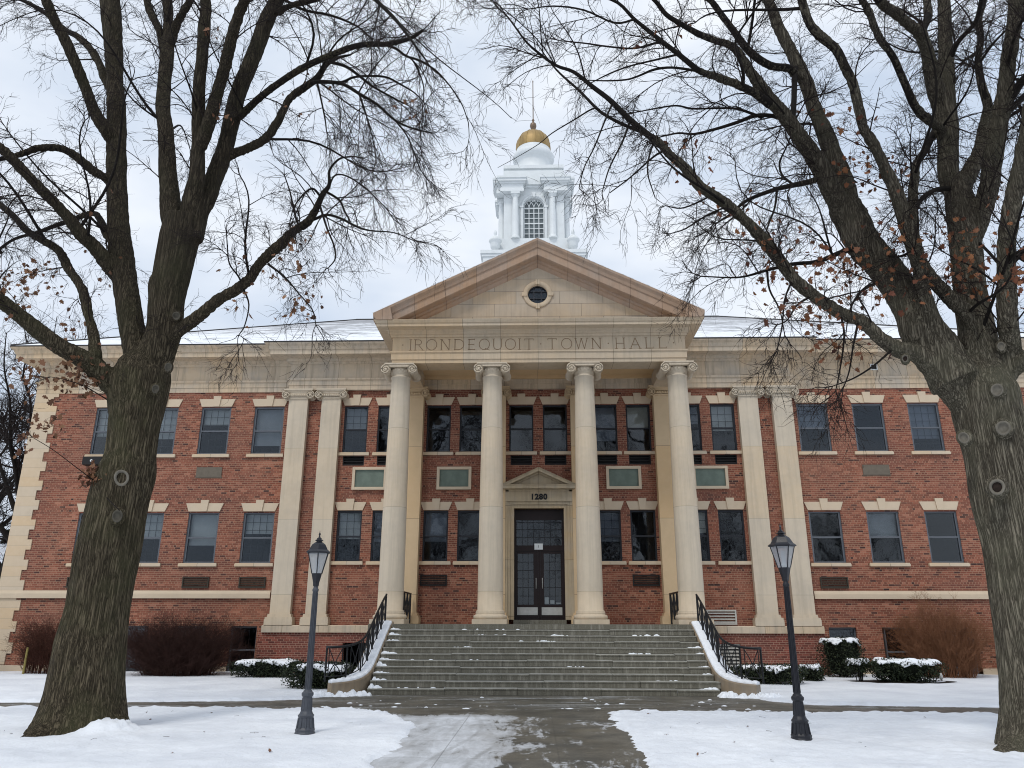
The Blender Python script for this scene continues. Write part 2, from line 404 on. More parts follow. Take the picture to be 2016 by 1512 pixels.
WX = [10.25, 12.3, 14.35, 16.4]
up_z, lo_z = (7.73, 9.56), (3.73, 5.53)
cx_up = [6.87, 5.59, 3.73, 2.49, .63]; cx_lo = [6.87, 5.59, 3.73, 2.49]
ops_w, ops_c, ops_b = [], [], []
for s in (-1, 1):
    for x in WX:
        ops_w += [(s*x-.57, s*x+.57, *up_z), (s*x-.57, s*x+.57, *lo_z)]
    for x in (10.4, 12.3, 14.35, 16.4):
        ops_w.append((s*x-(.47 if x == 10.4 else .56), s*x+(.47 if x == 10.4 else .56), -.02, 1.56))
    for x in cx_up: ops_c.append((s*x-.45, s*x+.45, 7.74, 9.53))
    for x in cx_lo: ops_c.append((s*x-.45, s*x+.45, 3.77, 5.58))
    ops_b.append((s*6.22-.55, s*6.22+.55, .1, 1.02))
    for x in ((6.87, 5.59, .63) if s < 0 else (6.87, 5.59, 3.73, 2.49, .63)):
        ops_c.append((s*x-.40, s*x+.40, 7.24, 7.60))
ops_c.append((-.89, .89, 1.6, 5.62))

def wall_front(mb, x0, x1, z0, z1, y, ops, depth=.26):
    xs = sorted({x0, x1, *[v for o in ops for v in o[:2] if x0 < v < x1]}); zs = sorted({z0, z1, *[v for o in ops for v in o[2:] if z0 < v < z1]})
    for i in range(len(xs)-1):
        for j in range(len(zs)-1):
            mx, mz = (xs[i]+xs[i+1])/2, (zs[j]+zs[j+1])/2
            if any(o[0] < mx < o[1] and o[2] < mz < o[3] for o in ops): continue
            mb.quad((xs[i], y, zs[j]), (xs[i+1], y, zs[j]), (xs[i+1], y, zs[j+1]), (xs[i], y, zs[j+1]))
    for a, b, c, d in ops:
        if not (x0 <= a and b <= x1): continue
        e = y+depth
        mb.quad((a, y, c), (a, y, d), (a, e, d), (a, e, c)); mb.quad((b, y, c), (b, e, c), (b, e, d), (b, y, d))
        mb.quad((a, y, d), (b, y, d), (b, e, d), (a, e, d)); mb.quad((a, y, c), (a, e, c), (b, e, c), (b, y, c))
mb = MB()
wall_front(mb, -19.4, -9.46, -.3, 10.2, WY, ops_w); wall_front(mb, 9.46, 19.4, -.3, 10.2, WY, ops_w)
wall_front(mb, -9.46, 9.46, 1.3, 10.2, CYW, ops_c)
for s in (-1, 1):
    mb.quad((s*9.46, CYW, -.3), (s*9.46, WY, -.3), (s*9.46, WY, 10.2), (s*9.46, CYW, 10.2))
    mb.quad((s*19.4, WY, -.3), (s*19.4, 46, -.3), (s*19.4, 46, 11.5), (s*19.4, WY, 11.5))
mb.quad((-19.4, 46, -.3), (-19.4, 46, 11.5), (19.4, 46, 11.5), (19.4, 46, -.3))
mb.build('wall', M['brick'], TH)
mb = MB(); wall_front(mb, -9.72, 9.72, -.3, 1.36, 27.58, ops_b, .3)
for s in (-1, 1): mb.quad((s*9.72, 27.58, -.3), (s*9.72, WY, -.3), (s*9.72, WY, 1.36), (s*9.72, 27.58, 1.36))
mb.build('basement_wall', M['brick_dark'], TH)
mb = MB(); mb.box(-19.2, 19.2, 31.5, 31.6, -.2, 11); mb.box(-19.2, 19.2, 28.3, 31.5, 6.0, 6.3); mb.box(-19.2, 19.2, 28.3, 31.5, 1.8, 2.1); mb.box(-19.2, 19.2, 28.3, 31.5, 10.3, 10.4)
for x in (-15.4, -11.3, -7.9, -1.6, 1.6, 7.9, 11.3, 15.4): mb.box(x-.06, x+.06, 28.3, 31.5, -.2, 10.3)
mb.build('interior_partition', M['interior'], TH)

# quoins, water table, base course, plinth course
for s in (-1, 1):
    mb = MB(); z, k = .27, 0
    while z < 10.14:
        z1 = min(z+.362, 10.14)
        if z < 2.5 < z1: z1 = 2.5
        if 2.5 <= z < 2.76: z = 2.76; z1 = 3.122
        wd = .90 if k % 2 else .72
        mb.box(s*(19.44), s*(19.44-wd), WY-.035, WY+1.0, z, z1); z = z1; k += 1
    mb.build('quoin', M['quoin'], TH)
prof = [(0, 2.5), (.07, 2.5), (.07, 2.66), (.03, 2.76), (0, 2.77)]
MB().sweep(prof, [(-19.43, 44), (-19.43, 27.98), (-9.55, 27.98)]).build('water_table', M['stone'], TH); MB().sweep(prof, [(9.55, 27.98), (19.43, 27.98), (19.43, 44)]).build('water_table', M['stone'], TH)
mb = MB()
segs = sorted([(o[0], o[1]) for o in ops_w if o[2] < 0])
for s in (-1, 1):
    xs = [-19.46, *[v for g in segs if g[0] < 0 for v in g], -9.74] if s < 0 else [9.74, *[v for g in segs if g[0] > 0 for v in g], 19.46]
    for i in range(0, len(xs), 2): MB().box(xs[i], xs[i+1], WY-.03, WY+.2, -.3, .25).build('base_course', M['stone'], TH)
pr = [(0, 1.36), (.04, 1.36), (.04, 1.575), (.01, 1.6), (-.4, 1.605)]
for q in ([(-9.57, 28.1), (-9.57, 27.54), (-5.2, 27.54)], [(5.2, 27.54), (9.57, 27.54), (9.57, 28.1)]): MB().sweep(pr, q).build('plinth_course', M['ashlar'], TH)

# main entablature
path = [(-19.4, 45.5), (-19.4, 28), (-9.45, 28), (-9.45, 27.75), (9.45, 27.75), (9.45, 28), (19.4, 28), (19.4, 45.5)]
MB().sweep([(-.1, 10.14), (.04, 10.14), (.04, 10.32), (.065, 10.325), (.065, 10.49), (.12, 10.53), (.12, 10.595), (-.1, 10.6)], path).build('architrave', M['ashlar'], TH)
MB().sweep([(-.1, 10.59), (.03, 10.595), (.03, 11.18), (-.1, 11.18)], path).build('frieze', M['ashlar'], TH)
MB().sweep([(-.1, 11.175), (.07, 11.18), (.09, 11.24), (.17, 11.27), (.19, 11.34), (.24, 11.36), (.68, 11.37), (.68, 11.53), (.72, 11.55), (.76, 11.66), (.85, 11.74), (.86, 11.80), (-.1, 11.83)], path).build('cornice', M['ashlar'], TH)
MB().sweep([(.5, 11.8), (.88, 11.79), (.88, 11.835), (.5, 11.87)], path).build('gutter', M['gutter'], TH)

# hip roof with snow
mb = MB(); ex, ey0, ey1, ez, rz, ry, rx = 20.25, 27.15, 46.8, 11.84, 16.8, 37.0, 9.4
mb.quad((-ex, ey0, ez), (ex, ey0, ez), (rx, ry, rz), (-rx, ry, rz)); mb.quad((ex, ey1, ez), (-ex, ey1, ez), (-rx, ry, rz), (rx, ry, rz))
mb.add([(-ex, ey1, ez), (-ex, ey0, ez), (-rx, ry, rz)], [(0, 1, 2)]); mb.add([(ex, ey0, ez), (ex, ey1, ez), (rx, ry, rz)], [(0, 1, 2)])
mb.quad((-10.3, 26.9, 11.84), (10.3, 26.9, 11.84), (10.3, 27.6, 12.07), (-10.3, 27.6, 12.07))
rf = mb.build('roof', M['roof'], TH)
mb = MB(); mb.tube([(-rx, ry, rz), (rx, ry, rz)], .06, 6)
for s in (-1, 1): mb.tube([(s*rx, ry, rz), (s*ex, ey0, ez)], .05, 6)
mb.build('ridge_cap', M['gutter'], rf)

# portico roof, entablature, pediment
pp = [(-4.97, 27.9), (-4.97, 24.5), (4.97, 24.5), (4.97, 27.9)]
mb = MB(); mb.sweep([(-.2, 10.08), (0, 10.08), (0, 10.205), (.03, 10.21), (.03, 10.42), (.07, 10.45), (.07, 10.5), (-.1, 10.51)], pp)
mb.box(-4.8, 4.8, 24.65, 25.28, 10.083, 10.7)
for s in (-1, 1): mb.box(s*4.8, s*4.28, 25.28, 27.9, 10.083, 10.7)
pa = mb.build('portico_architrave', M['ashlar_porch'], TH)
fr = MB().sweep([(-.1, 10.505), (0, 10.51), (0, 11.01), (-.1, 11.02)], pp).build('portico_frieze', M['ashlar_porch'], TH)
mb = MB(); mb.sweep([(-.1, 11.0), (.05, 11.005), (.07, 11.07), (.13, 11.09), (.15, 11.18), (.2, 11.22), (.49, 11.24), (.49, 11.34), (.52, 11.35), (.56, 11.43), (.57, 11.46), (-.1, 11.47)], pp)
mb.build('portico_cornice', M['ashlar_porch'], TH)
mb = MB(); mb.box(-4.28, 4.28, 25.28, 27.9, 10.62, 10.72); mb.box(-4.28, 4.28, 25.281, 25.36, 10.5, 10.62); mb.box(-4.28, 4.28, 27.55, 27.85, 10.5, 10.62)
mb.build('portico_ceiling', M['anta'], TH)
SL, AP = .494, 14.44
def rake(mb, prof, xe, ybase, zmin, ap=AP):
    xs = np.concatenate([np.linspace(-xe, 0, 40), np.linspace(0, xe, 40)[1:]]); k = len(prof); V = []
    for x in xs:
        for d, h in prof: V.append((x, ybase-d, max(ap-SL*abs(x)+h, zmin)))
    mb.add(V, [(i*k+j, (i+1)*k+j, (i+1)*k+j+1, i*k+j+1) for i in range(len(xs)-1) for j in range(k-1)])
    mb.add(V[:k], [tuple(range(k))]); mb.add(V[-k:], [tuple(range(k-1, -1, -1))])
mb = MB(); rake(mb, [(0, -.85), (.05, -.80), (.09, -.72), (.16, -.69), (.18, -.62), (.40, -.585), (.45, -.56), (.45, -.31), (.49, -.28), (.52, -.18), (.59, -.08), (.60, 0), (-.3, .02)], 5.57, 24.5, 11.45)
for s in (-1, 1):
    V = []
    for y in (23.9, 27.5):
        V += [(s*5.46, y, 11.45), (s*5.57, y, 11.60), (s*5.57, y, 11.685), (s*5.0, y, 11.9), (s*4.9, y, 11.45)]
    mb.add(V, [(0, 5, 6, 1), (1, 6, 7, 2), (2, 7, 8, 3), (0, 1, 2, 3, 4), (9, 8, 7, 6, 5), (0, 4, 9, 5)] if s > 0 else [(1, 6, 5, 0), (2, 7, 6, 1), (3, 8, 7, 2), (4, 3, 2, 1, 0), (5, 6, 7, 8, 9), (5, 9, 4, 0)])
rk = mb.build('raking_cornice', M['rake'], TH)
mb = MB()
def ring_wall(mb, cx, cz, r, y, poly):        # flat polygon with a round hole, in the plane y
    n = 48; inner = [(cx+r*math.cos(2*math.pi*k/n), cz+r*math.sin(2*math.pi*k/n)) for k in range(n)]
    outr = []
    for k in range(n):
        a = 2*math.pi*k/n; d = (math.cos(a), math.sin(a)); best = 1e9
        for i in range(len(poly)):
            p, q = poly[i], poly[(i+1) % len(poly)]; ex_, ez_ = q[0]-p[0], q[1]-p[1]
            den = d[0]*ez_-d[1]*ex_
            if abs(den) < 1e-9: continue
            t = ((p[0]-cx)*ez_-(p[1]-cz)*ex_)/den; u = ((p[0]-cx)*d[1]-(p[1]-cz)*d[0])/den
            if t > 0 and -1e-6 <= u <= 1+1e-6: best = min(best, t)
        outr.append((cx+d[0]*best, cz+d[1]*best))
    V = [(x, y, z) for x, z in inner]+[(x, y, z) for x, z in outr]
    mb.add(V, [(k, n+k, n+(k+1) % n, (k+1) % n) for k in range(n)])
ring_wall(mb, 0, 12.57, .34, 24.5, [(-1.2, 11.4), (1.2, 11.4), (1.2, 13.06), (0, 13.65), (-1.2, 13.06)])
for s in (-1, 1): mb.add([(s*1.2, 24.5, 11.4), (s*5.2, 24.5, 11.4), (s*5.2, 24.5, 11.5), (s*1.2, 24.5, 13.06)], [(0, 1, 2, 3)] if s > 0 else [(3, 2, 1, 0)])
tym = mb.build('tympanum', M['tympanum'], TH)
mb = MB(); mb.cyl_y([(.34, .1), (.34, -.03), (.47, -.05), (.50, -.03), (.50, .0)], (0, 24.5, 12.57), 40)
mb.f = mb.f[:-2]; mb.sm = mb.sm[:-2]
for a in range(4):
    d = (math.cos(a*math.pi/2), math.sin(a*math.pi/2)); c = (d[0]*.455, 12.57+d[1]*.455); hx, hz = (.09, .07) if abs(d[0]) > .5 else (.07, .09)
    mb.box(c[0]-hx, c[0]+hx, 24.43, 24.52, c[1]-hz, c[1]+hz)
oc = mb.build('round_window', M['ashlar_porch'], TH)
mb = MB(); mb.cyl_y([(.345, .0), (.345, .01)], (0, 24.6, 12.57), 40); mb.build('pane', M['glass'], oc)
mb = MB()
for x in (-.13, .13): mb.box(x-.02, x+.02, 24.56, 24.597, 12.26, 12.88)
for z in (12.44, 12.70): mb.box(-.32, .32, 24.555, 24.595, z-.02, z+.02)
mb.tube([(.325*math.cos(a), 24.57, 12.57+.325*math.sin(a)) for a in np.linspace(0, 2*math.pi, 40)], .022, 6, caps=False)
mb.build('muntins', M['frame_dark'], oc)
mb = MB()
for s in (-1, 1):
    mb.add([(0, 23.93, 14.47), (0, 36.8, 14.47), (s*5.6, 36.8, 11.72), (s*5.6, 23.93, 11.72)], [(0, 1, 2, 3)] if s < 0 else [(3, 2, 1, 0)])
    mb.add([(0, 23.93, 14.44), (s*5.6, 23.93, 11.69), (s*5.6, 23.93, 11.72), (0, 23.93, 14.47)], [(0, 1, 2, 3)])
mb.build('portico_roof', M['roof'], TH)

# inscription: cut letters in the frieze
mb = MB(); FYL = 24.495
def stroke(p, q, wd=.022):
    p, q = np.array(p), np.array(q); d = (q-p)/np.linalg.norm(q-p); n_ = np.array([-d[1], d[0]])*wd/2
    V = [(a[0], FYL+y, a[1]) for y in (0, .03) for a in (p-n_, q-n_, q+n_, p+n_)]
    mb.add(V, [(0, 1, 2, 3), (0, 4, 5, 1), (1, 5, 6, 2), (2, 6, 7, 3), (3, 7, 4, 0)])
def arc(cx, cz, rx_, rz_, a0, a1, n=20, wd=.022):
    pts = [(cx+rx_*math.cos(math.radians(a)), cz+rz_*math.sin(math.radians(a))) for a in np.linspace(a0, a1, n)]
    for i in range(n-1): stroke(pts[i], pts[i+1], wd)
Z0, Z1 = 10.52+.03, 10.935
def ser(x, z): stroke((x-.045, z), (x+.045, z), .014)
def letter(ch, x):
    h = Z1-Z0; zm = (Z0+Z1)/2; t = .026
    if ch == '.': arc(x, zm, .012, .012, 0, 360, 8, .026); return
    if ch == 'I': stroke((x, Z0), (x, Z1), t); ser(x, Z0); ser(x, Z1)
    if ch == 'O' or ch == 'Q':
        arc(x, zm, .175, h/2, 0, 360, 30)
        if ch == 'Q': stroke((x+.02, Z0+.05), (x+.2, Z0-.03))
    if ch == 'R':
        stroke((x-.11, Z0), (x-.11, Z1), t); ser(x-.11, Z0); ser(x-.11, Z1); stroke((x-.11, Z1-.01), (x, Z1-.01)); arc(x, Z1-.1, .1, .09, 90, -90, 12); stroke((x-.11, Z1-.19), (x, Z1-.19)); stroke((x, Z1-.19), (x+.15, Z0)); ser(x+.16, Z0)
    if ch == 'N':
        stroke((x-.13, Z0), (x-.13, Z1)); stroke((x+.13, Z0), (x+.13, Z1)); stroke((x-.13, Z1), (x+.13, Z0), t); ser(x-.13, Z0); ser(x-.14, Z1); ser(x+.13, Z1)
    if ch == 'D':
        stroke((x-.14, Z0), (x-.14, Z1), t); stroke((x-.17, Z0+.01), (x-.02, Z0+.01)); stroke((x-.17, Z1-.01), (x-.02, Z1-.01)); arc(x-.02, zm, .18, h/2-.01, 90, -90, 18)
    if ch == 'E':
        stroke((x-.09, Z0), (x-.09, Z1), t)
        for z, e in ((Z0+.01, .11), (zm, .08), (Z1-.01, .1)): stroke((x-.12, z), (x+e, z)); stroke((x+e, z-.03), (x+e, z+.03), .014)
    if ch == 'U':
        stroke((x-.13, Z0+.13), (x-.13, Z1), t); stroke((x+.13, Z0+.13), (x+.13, Z1)); arc(x, Z0+.13, .13, .13, 180, 360, 14); ser(x-.13, Z1); ser(x+.13, Z1)
    if ch == 'T':
        stroke((x, Z0), (x, Z1), t); stroke((x-.15, Z1-.01), (x+.15, Z1-.01)); ser(x, Z0); stroke((x-.15, Z1), (x-.15, Z1-.06), .014); stroke((x+.15, Z1), (x+.15, Z1-.06), .014)
    if ch == 'W':
        for a, b in (((-.2, Z1), (-.1, Z0)), ((-.1, Z0), (0, Z1)), ((0, Z1), (.1, Z0)), ((.1, Z0), (.2, Z1))): stroke((x+a[0], a[1]), (x+b[0], b[1]))
        ser(x-.2, Z1); ser(x, Z1); ser(x+.2, Z1)
    if ch == 'H':
        stroke((x-.13, Z0), (x-.13, Z1), t); stroke((x+.13, Z0), (x+.13, Z1), t); stroke((x-.13, zm), (x+.13, zm))
        for a in (-.13, .13): ser(x+a, Z0); ser(x+a, Z1)
    if ch == 'A':
        stroke((x-.16, Z0), (x, Z1)); stroke((x, Z1), (x+.16, Z0), t); stroke((x-.1, Z0+.13), (x+.1, Z0+.13)); ser(x-.16, Z0); ser(x+.16, Z0)
    if ch == 'L':
        stroke((x-.1, Z0), (x-.1, Z1), t); stroke((x-.13, Z0+.01), (x+.13, Z0+.01)); ser(x-.1, Z1); stroke((x+.13, Z0), (x+.13, Z0+.06), .014)
for ch, x in zip('.IRONDEQUOIT.TOWN.HALL.', (-4.62, -4.35, -4.08, -3.63, -3.16, -2.69, -2.26, -1.83, -1.38, -.94, -.63, -.31, .09, .48, .97, 1.47, 1.98, 2.38, 2.78, 3.29, 3.76, 4.21, 4.58)): letter(ch, x)
mb.build('inscription', M['groove'], fr)

# portico columns
def volute(mb, x, z, y0, y1, r, sgn):
    n = 9; prof = []
    for i in range(n):
        t = i/(n-1); prof.append((r*(1-.22*math.sin(math.pi*t)), y0+(y1-y0)*t))
    mb.cyl_y([(r*.8, y0+.05), (r*.99, y0+.05), (r*.99, y0)]+prof[1:-1]+[(r*.99, y1), (r*.99, y1-.05), (r*.8, y1-.05)], (x, 0, z), 24)
    th = np.linspace(0, 3.9*math.pi, 44); rr = r*(.92-.76*th/th[-1])
    for y in (y0-.004, y1+.004):
        P = np.stack([x+sgn*rr*np.sin(th+.2), np.full_like(th, y+(.012 if y < (y0+y1)/2 else -.012)), z+rr*np.cos(th+.2)], 1); mb.tube(P, .021, 6)
        mb.cyl_y([(.036, -.02), (.036, .05)], (x, y, z), 10)
def column_shaft(mb, x, y, z0, z1, r0, r1):
    prof = []
    for i in range(13):
        t = i/12; prof.append((r0+(r1-r0)*(t**1.7), z0+(z1-z0)*t))
    mb.lathe([(r0*1.1, z0-.06), (r0*1.1, z0-.02), (r0*1.02, z0)]+prof+[(r1*1.08, z1+.01), (r1*1.08, z1+.05), (r1, z1+.06), (r1*1.0, z1+.12)], (x, y, 0), 44)
col0 = None
for x in (-4.70, -1.56, 1.56, 4.70):
    if col0 is None:
        mb = MB(); column_shaft(mb, x, 24.9, 2.06, 9.62, .402, .318); c0 = mb.build('column', M['column'], TH)
        mb = MB(); mb.box(x-.53, x+.53, 24.37, 25.43, 1.648, 1.79)
        mb.lathe([(.50, 1.79), (.525, 1.82), (.53, 1.86), (.51, 1.91), (.46, 1.93), (.445, 1.95), (.46, 1.98), (.45, 2.0), (.42, 2.01)], (x, 24.9, 0), 44)
        mb.build('column_base', M['column'], c0)
        mb = MB(); mb.box(x-.50, x+.50, 24.42, 25.38, 10.03, 10.078); mb.box(x-.47, x+.47, 24.45, 25.35, 9.985, 10.03)
        mb.lathe([(.325, 9.74), (.345, 9.78), (.385, 9.84), (.39, 9.90), (.36, 9.94), (.36, 9.99)], (x, 24.9, 0), 44)
        for k in range(20):
            a = 2*math.pi*k/20; mb.lathe([(.0, -.06), (.045, -.02), (.045, .03), (.0, .06)], (x+.37*math.cos(a), 24.9+.37*math.sin(a), 9.86), 6, caps=False)
        for sg in (-1, 1): volute(mb, x+sg*.455, 9.855, 24.41, 25.39, .17, sg)
        mb.box(x-.45, x+.45, 24.44, 24.62, 9.945, 9.99); mb.box(x-.45, x+.45, 25.18, 25.325, 9.93, 9.99)
        mb.build('capital', M['column'], c0); col0 = (c0, x)
    else:
        c = dup(col0[0], TH); c.location = (x-col0[1], 0, 0)

# pilasters: two pairs outside, four antae behind the columns
def pilaster(x, wd, yf, yb, z0, m, capw):
    mb = MB(); mb.box(x-wd/2, x+wd/2, yf, yb, z0+.37, 9.76); p = mb.build('pilaster', m, TH)
    mb = MB(); h = wd/2
    for e, a, b in ((.13, z0, z0+.2), (.115, z0+.2, z0+.27), (.06, z0+.27, z0+.31), (.05, z0+.31, z0+.37)): mb.box(x-h-e, x+h+e, yf-e, yb, a, b)
    mb.build('pilaster_base', m, p)
    mb = MB(); r = .16; cw = capw/2-r
    mb.box(x-capw/2+.06, x+capw/2-.06, yf-.12, yb, 10.085, 10.138); mb.box(x-capw/2+.1, x+capw/2-.1, yf-.09, yb, 10.03, 10.085)
    mb.box(x-h-.03, x+h+.03, yf-.04, yb, 9.76, 9.82); mb.box(x-h-.06, x+h+.06, yf-.07, yb, 9.84, 9.93); mb.box(x-cw, x+cw, yf-.06, yb, 9.95, 10.03)
    for k in range(9): xx = x-h+wd*(k+.5)/9; mb.lathe([(0, -.05), (.036, -.01), (.036, .03), (0, .05)], (xx, yf-.075, 9.885), 6, caps=False)
    for sg in (-1, 1): volute(mb, x+sg*cw, 9.90, yf-.12, yb, r, sg)
    mb.build('pilaster_capital', m, p)
for x in sym(9.05, 7.80): pilaster(x, .72, 27.62, 27.84, 1.6, M['column'], 1.25)
for x in sym(4.70, 1.56): pilaster(x, .84 if abs(x) > 3 else .72, 27.47, 27.84, 1.652, M['anta'], 1.3 if abs(x) > 3 else 1.15)

# windows: one of each kind, then copies
rng = random.Random(7)
def make_window(name, w_, h, mf, cols=4, rows=6, fw=.055, lintel=True):
    win = MB(); a = w_/2
    win.box(-a, -a+fw, .045, .2, 0, h); win.box(a-fw, a, .045, .2, 0, h); win.box(-a+fw, a-fw, .043, .2, 0, fw*.8); win.box(-a+fw, a-fw, .043, .2, h-fw*1.1, h)
    win.box(-a+fw, a-fw, .05, .17, h*.49-.028, h*.49+.028)
    win.box(-a+.008, -a+.022, .02, .043, .01, h-.01); win.box(a-.022, a-.008, .02, .043, .01, h-.01)
    o = win.build(name, mf); o.parent = TH
    p = MB().box(-a+fw, a-fw, .085, .091, fw*.8, h-fw*1.3).build('pane', M['glass'])
    mu = MB(); iw = w_-2*fw; ih = h-fw*2.1
    for i in range(1, cols): x = -a+fw+iw*i/cols; mu.box(x-.0055, x+.0055, .175, .19, fw, h-fw*1.3)
    for j in range(1, rows): z = fw*.8+ih*j/rows; mu.box(-a+fw, a-fw, .172, .187, z-.0055, z+.0055)
    mu = mu.build('muntins', M['lead'])
    parts = [p, mu]
    s_ = MB(); s_.box(-a-.13, a+.13, -.085, .09, -.125, -.045); s_.box(-a-.13, a+.13, -.075, .09, -.045, 0.0) if False else s_.box(-a-.12, a+.12, -.07, .1, -.045, -.002)
    parts.append(s_.build('sill', M['stone']))
    if lintel:
        l_ = MB(); lh = .30
        l_.prism_y([(-a-.01, h+.02), (a+.01, h+.02), (a+.13, h+.02+lh), (-a-.13, h+.02+lh)], -.035, .06)
        l_.prism_y([(-.105, h+.018), (.105, h+.018), (.15, h+.02+lh+.115), (-.15, h+.02+lh+.115)], -.075, .058)
        parts.append(l_.build('lintel', M['stone']))
    for q in parts: q.parent = o
    return o
def add_blind(win, w_, h, frac, m):
    b = MB().box(-w_/2+.05, w_/2-.05, .23, .235, h*(1-frac), h-.04).build('blind', m); b.parent = win
def place(proto, x, y, z, first):
    o = proto if first else dup(proto, TH)
    o.location = (x, y-28, z); return o
pw = make_window('window', 1.14, 1.83, M['frame'], fw=.066); pw0 = True
blinds = []
for s in (-1, 1):
    for x in WX:
        for z, hh in ((up_z[0], 1.83), (lo_z[0], 1.80)):
            o = place(pw, s*x, WY, z, pw0); pw0 = False
            blinds.append((o, 1.14, 1.83, (rng.choice([.5, .5, .62, .42]) if s < 0 else rng.choice([0, .5, .3, .55]))))
BL = [M['blind'], mat_plain('grey_blind', (.38, .41, .43), .8, 0, .2, 2), mat_plain('cream_blind', (.58, .58, .50), .8, 0, .2, 2), mat_plain('slate_blind', (.24, .27, .32), .8, 0, .3, 1.5)]
def plain(o):
    for c in list(o.children):
        if c.name.startswith('muntins'): bpy.data.objects.remove(c)
wins = {}
for i, (o, w_, h, f) in enumerate(blinds):
    x = o.location.x; low = o.location.z < 5
    if (x > 0 and (low or 11 < x < 13)) or (x < 0 and (-11 < x and not low)) or (low and -13 < x < -12): plain(o)
    if f: add_blind(o, w_, h, min(.96, f*rng.choice([.85, .95, 1, 1.05, 1.3])), rng.choice(BL[:2]+BL[:1]) if x < 0 else rng.choice(BL[1:]+[BL[3]]))
pc = make_window('window', .90, 1.79, M['frame_dark'], 3, 6); c0_ = True; bl = []
for s in (-1, 1):
    for x in cx_up: o = place(pc, s*x, CYW, 7.74, c0_); c0_ = False; bl.append((o, .5 if (x > 6 or (s > 0 and x > 2)) and rng.random() < .8 else 0))
    for x in cx_lo: o = place(pc, s*x, CYW, 3.78, False); bl.append((o, .55 if rng.random() < .7 else 0))
for o, f in bl:
    if f: add_blind(o, .9, 1.79, min(.96, f*rng.choice([.8, 1, 1.1, 1.5])), rng.choice(BL))
    if abs(o.location.x) < 4 and (o.location.x < 1 or rng.random() < .3): plain(o)
pb = make_window('basement_window', 1.10, 1.56, M['frame'], 3, 4, lintel=False); b0 = True
for s in (-1, 1):
    for x in (10.4, 12.3, 14.35, 16.4):
        o = place(pb, s*x, WY+.06, 0.0, b0); b0 = False
        if x == 10.4: o.scale = (.85, 1, 1)
# louvred openings, vents, panels
def louvre(name, x0, x1, z0, z1, y, n, m, fw=.05, dark=True):
    mb = MB(); mb.box(x0, x1, y-.05, y+.1, z0, z0+fw); mb.box(x0, x1, y-.05, y+.1, z1-fw, z1); mb.box(x0, x0+fw, y-.048, y+.1, z0+fw, z1-fw); mb.box(x1-fw, x1, y-.048, y+.1, z0+fw, z1-fw)
    h = (z1-z0-2*fw)/n
    for i in range(n):
        z = z0+fw+h*i; mb.add([(x0+fw, y-.04, z+h*.12), (x1-fw, y-.04, z+h*.12), (x1-fw, y-.04, z+h*.42), (x0+fw, y-.04, z+h*.42), (x0+fw, y+.06, z+h*.55), (x1-fw, y+.06, z+h*.55), (x1-fw, y+.06, z+h*.85), (x0+fw, y+.06, z+h*.85)], [(0, 1, 2, 3), (3, 2, 6, 7), (0, 4, 5, 1), (4, 7, 6, 5)])
    o = mb.build(name, m, TH)
    if dark: MB().box(x0+fw, x1-fw, y+.07, y+.09, z0+fw, z1-fw).build('backing', M['vent_box'], o)
    return o
louvre('louvre_vent', 5.75, 6.77, 1.64, 2.13, 27.83, 4, M['louver'])
louvre('louvre_vent', 5.68, 6.76, .11, 1.01, 27.68, 7, M['louver'])
for s, xs in ((-1, (6.87, 5.59, .63)), (1, (6.87, 5.59, 3.73, 2.49, .63))):
    for x in xs: louvre('vent_sleeve', s*x-.40, s*x+.40, 7.24, 7.6, CYW+.07, 3, M['vent_box'], .03)
for x in (-16.5, -12.3, -10.25, 10.3): louvre('wall_grille', x-.48, x+.48, 2.86, 3.24, WY-.01, 5, M['metal_dark'], .04)
for x in sym(3.74): louvre('wall_grille', x-.47, x+.47, 2.93, 3.31, CYW-.01, 5, M['vent_box'], .04)
for x in sym(12.3): mb = MB(); mb.box(x-.48, x+.48, WY-.03, WY+.05, 6.86, 7.23); mb.box(x-.50, x+.50, WY-.02, WY+.05, 6.83, 6.86); mb.build('wall_panel', M['vent_grey'], TH)
mb = MB(); mb.box(-17.03, -16.31, 27.72, 28.05, 7.30, 7.6); u = mb.build('air_conditioner', M['vent_box'], TH)
MB().lathe([(0, -.001), (.05, 0), (.05, .01), (0, .012)], (0, 0, 0), 12).build('badge', M['white'], u).location = (-16.68, -.29, 7.44)
u.children[0].rotation_euler = (math.pi/2, 0, 0)
u.children[0].data.transform(Matrix.Translation((0, 28, 0)))
mb = MB(); mb.box(12.61, 12.87, 27.93, 28.0, 10.86, 10.89); mb.box(12.61, 12.87, 27.93, 28.0, 11.07, 11.1); mb.box(12.61, 12.64, 27.932, 28.0, 10.89, 11.07); mb.box(12.84, 12.87, 27.932, 28.0, 10.89, 11.07)
u = mb.build('frieze_vent', M['white'], TH); MB().box(12.64, 12.84, 27.955, 27.968, 10.89, 11.07).build('backing', M['vent_box'], u)
# plaques
pq = None
for x in (-6.22, -3.10, 3.10, 6.24):
    if pq is None:
        mb = MB(); a, b, z0, z1, y0, y1 = x-.635, x+.635, 6.33, 7.17, 27.75, 27.9; t = .10
        mb.box(a, b, y0, y1, z0, z0+t); mb.box(a, b, y0, y1, z1-t, z1); mb.box(a, a+t, y0+.003, y1, z0+t, z1-t); mb.box(b-t, b, y0+.003, y1, z0+t, z1-t)
        pq = (mb.build('plaque_frame', M['stone'], TH), x)
        MB().box(a+t, b-t, 27.81, 27.83, z0+t, z1-t).build('plaque', M['patina'], pq[0])
    else: dup(pq[0], TH).location = (x-pq[1], 0, 0)

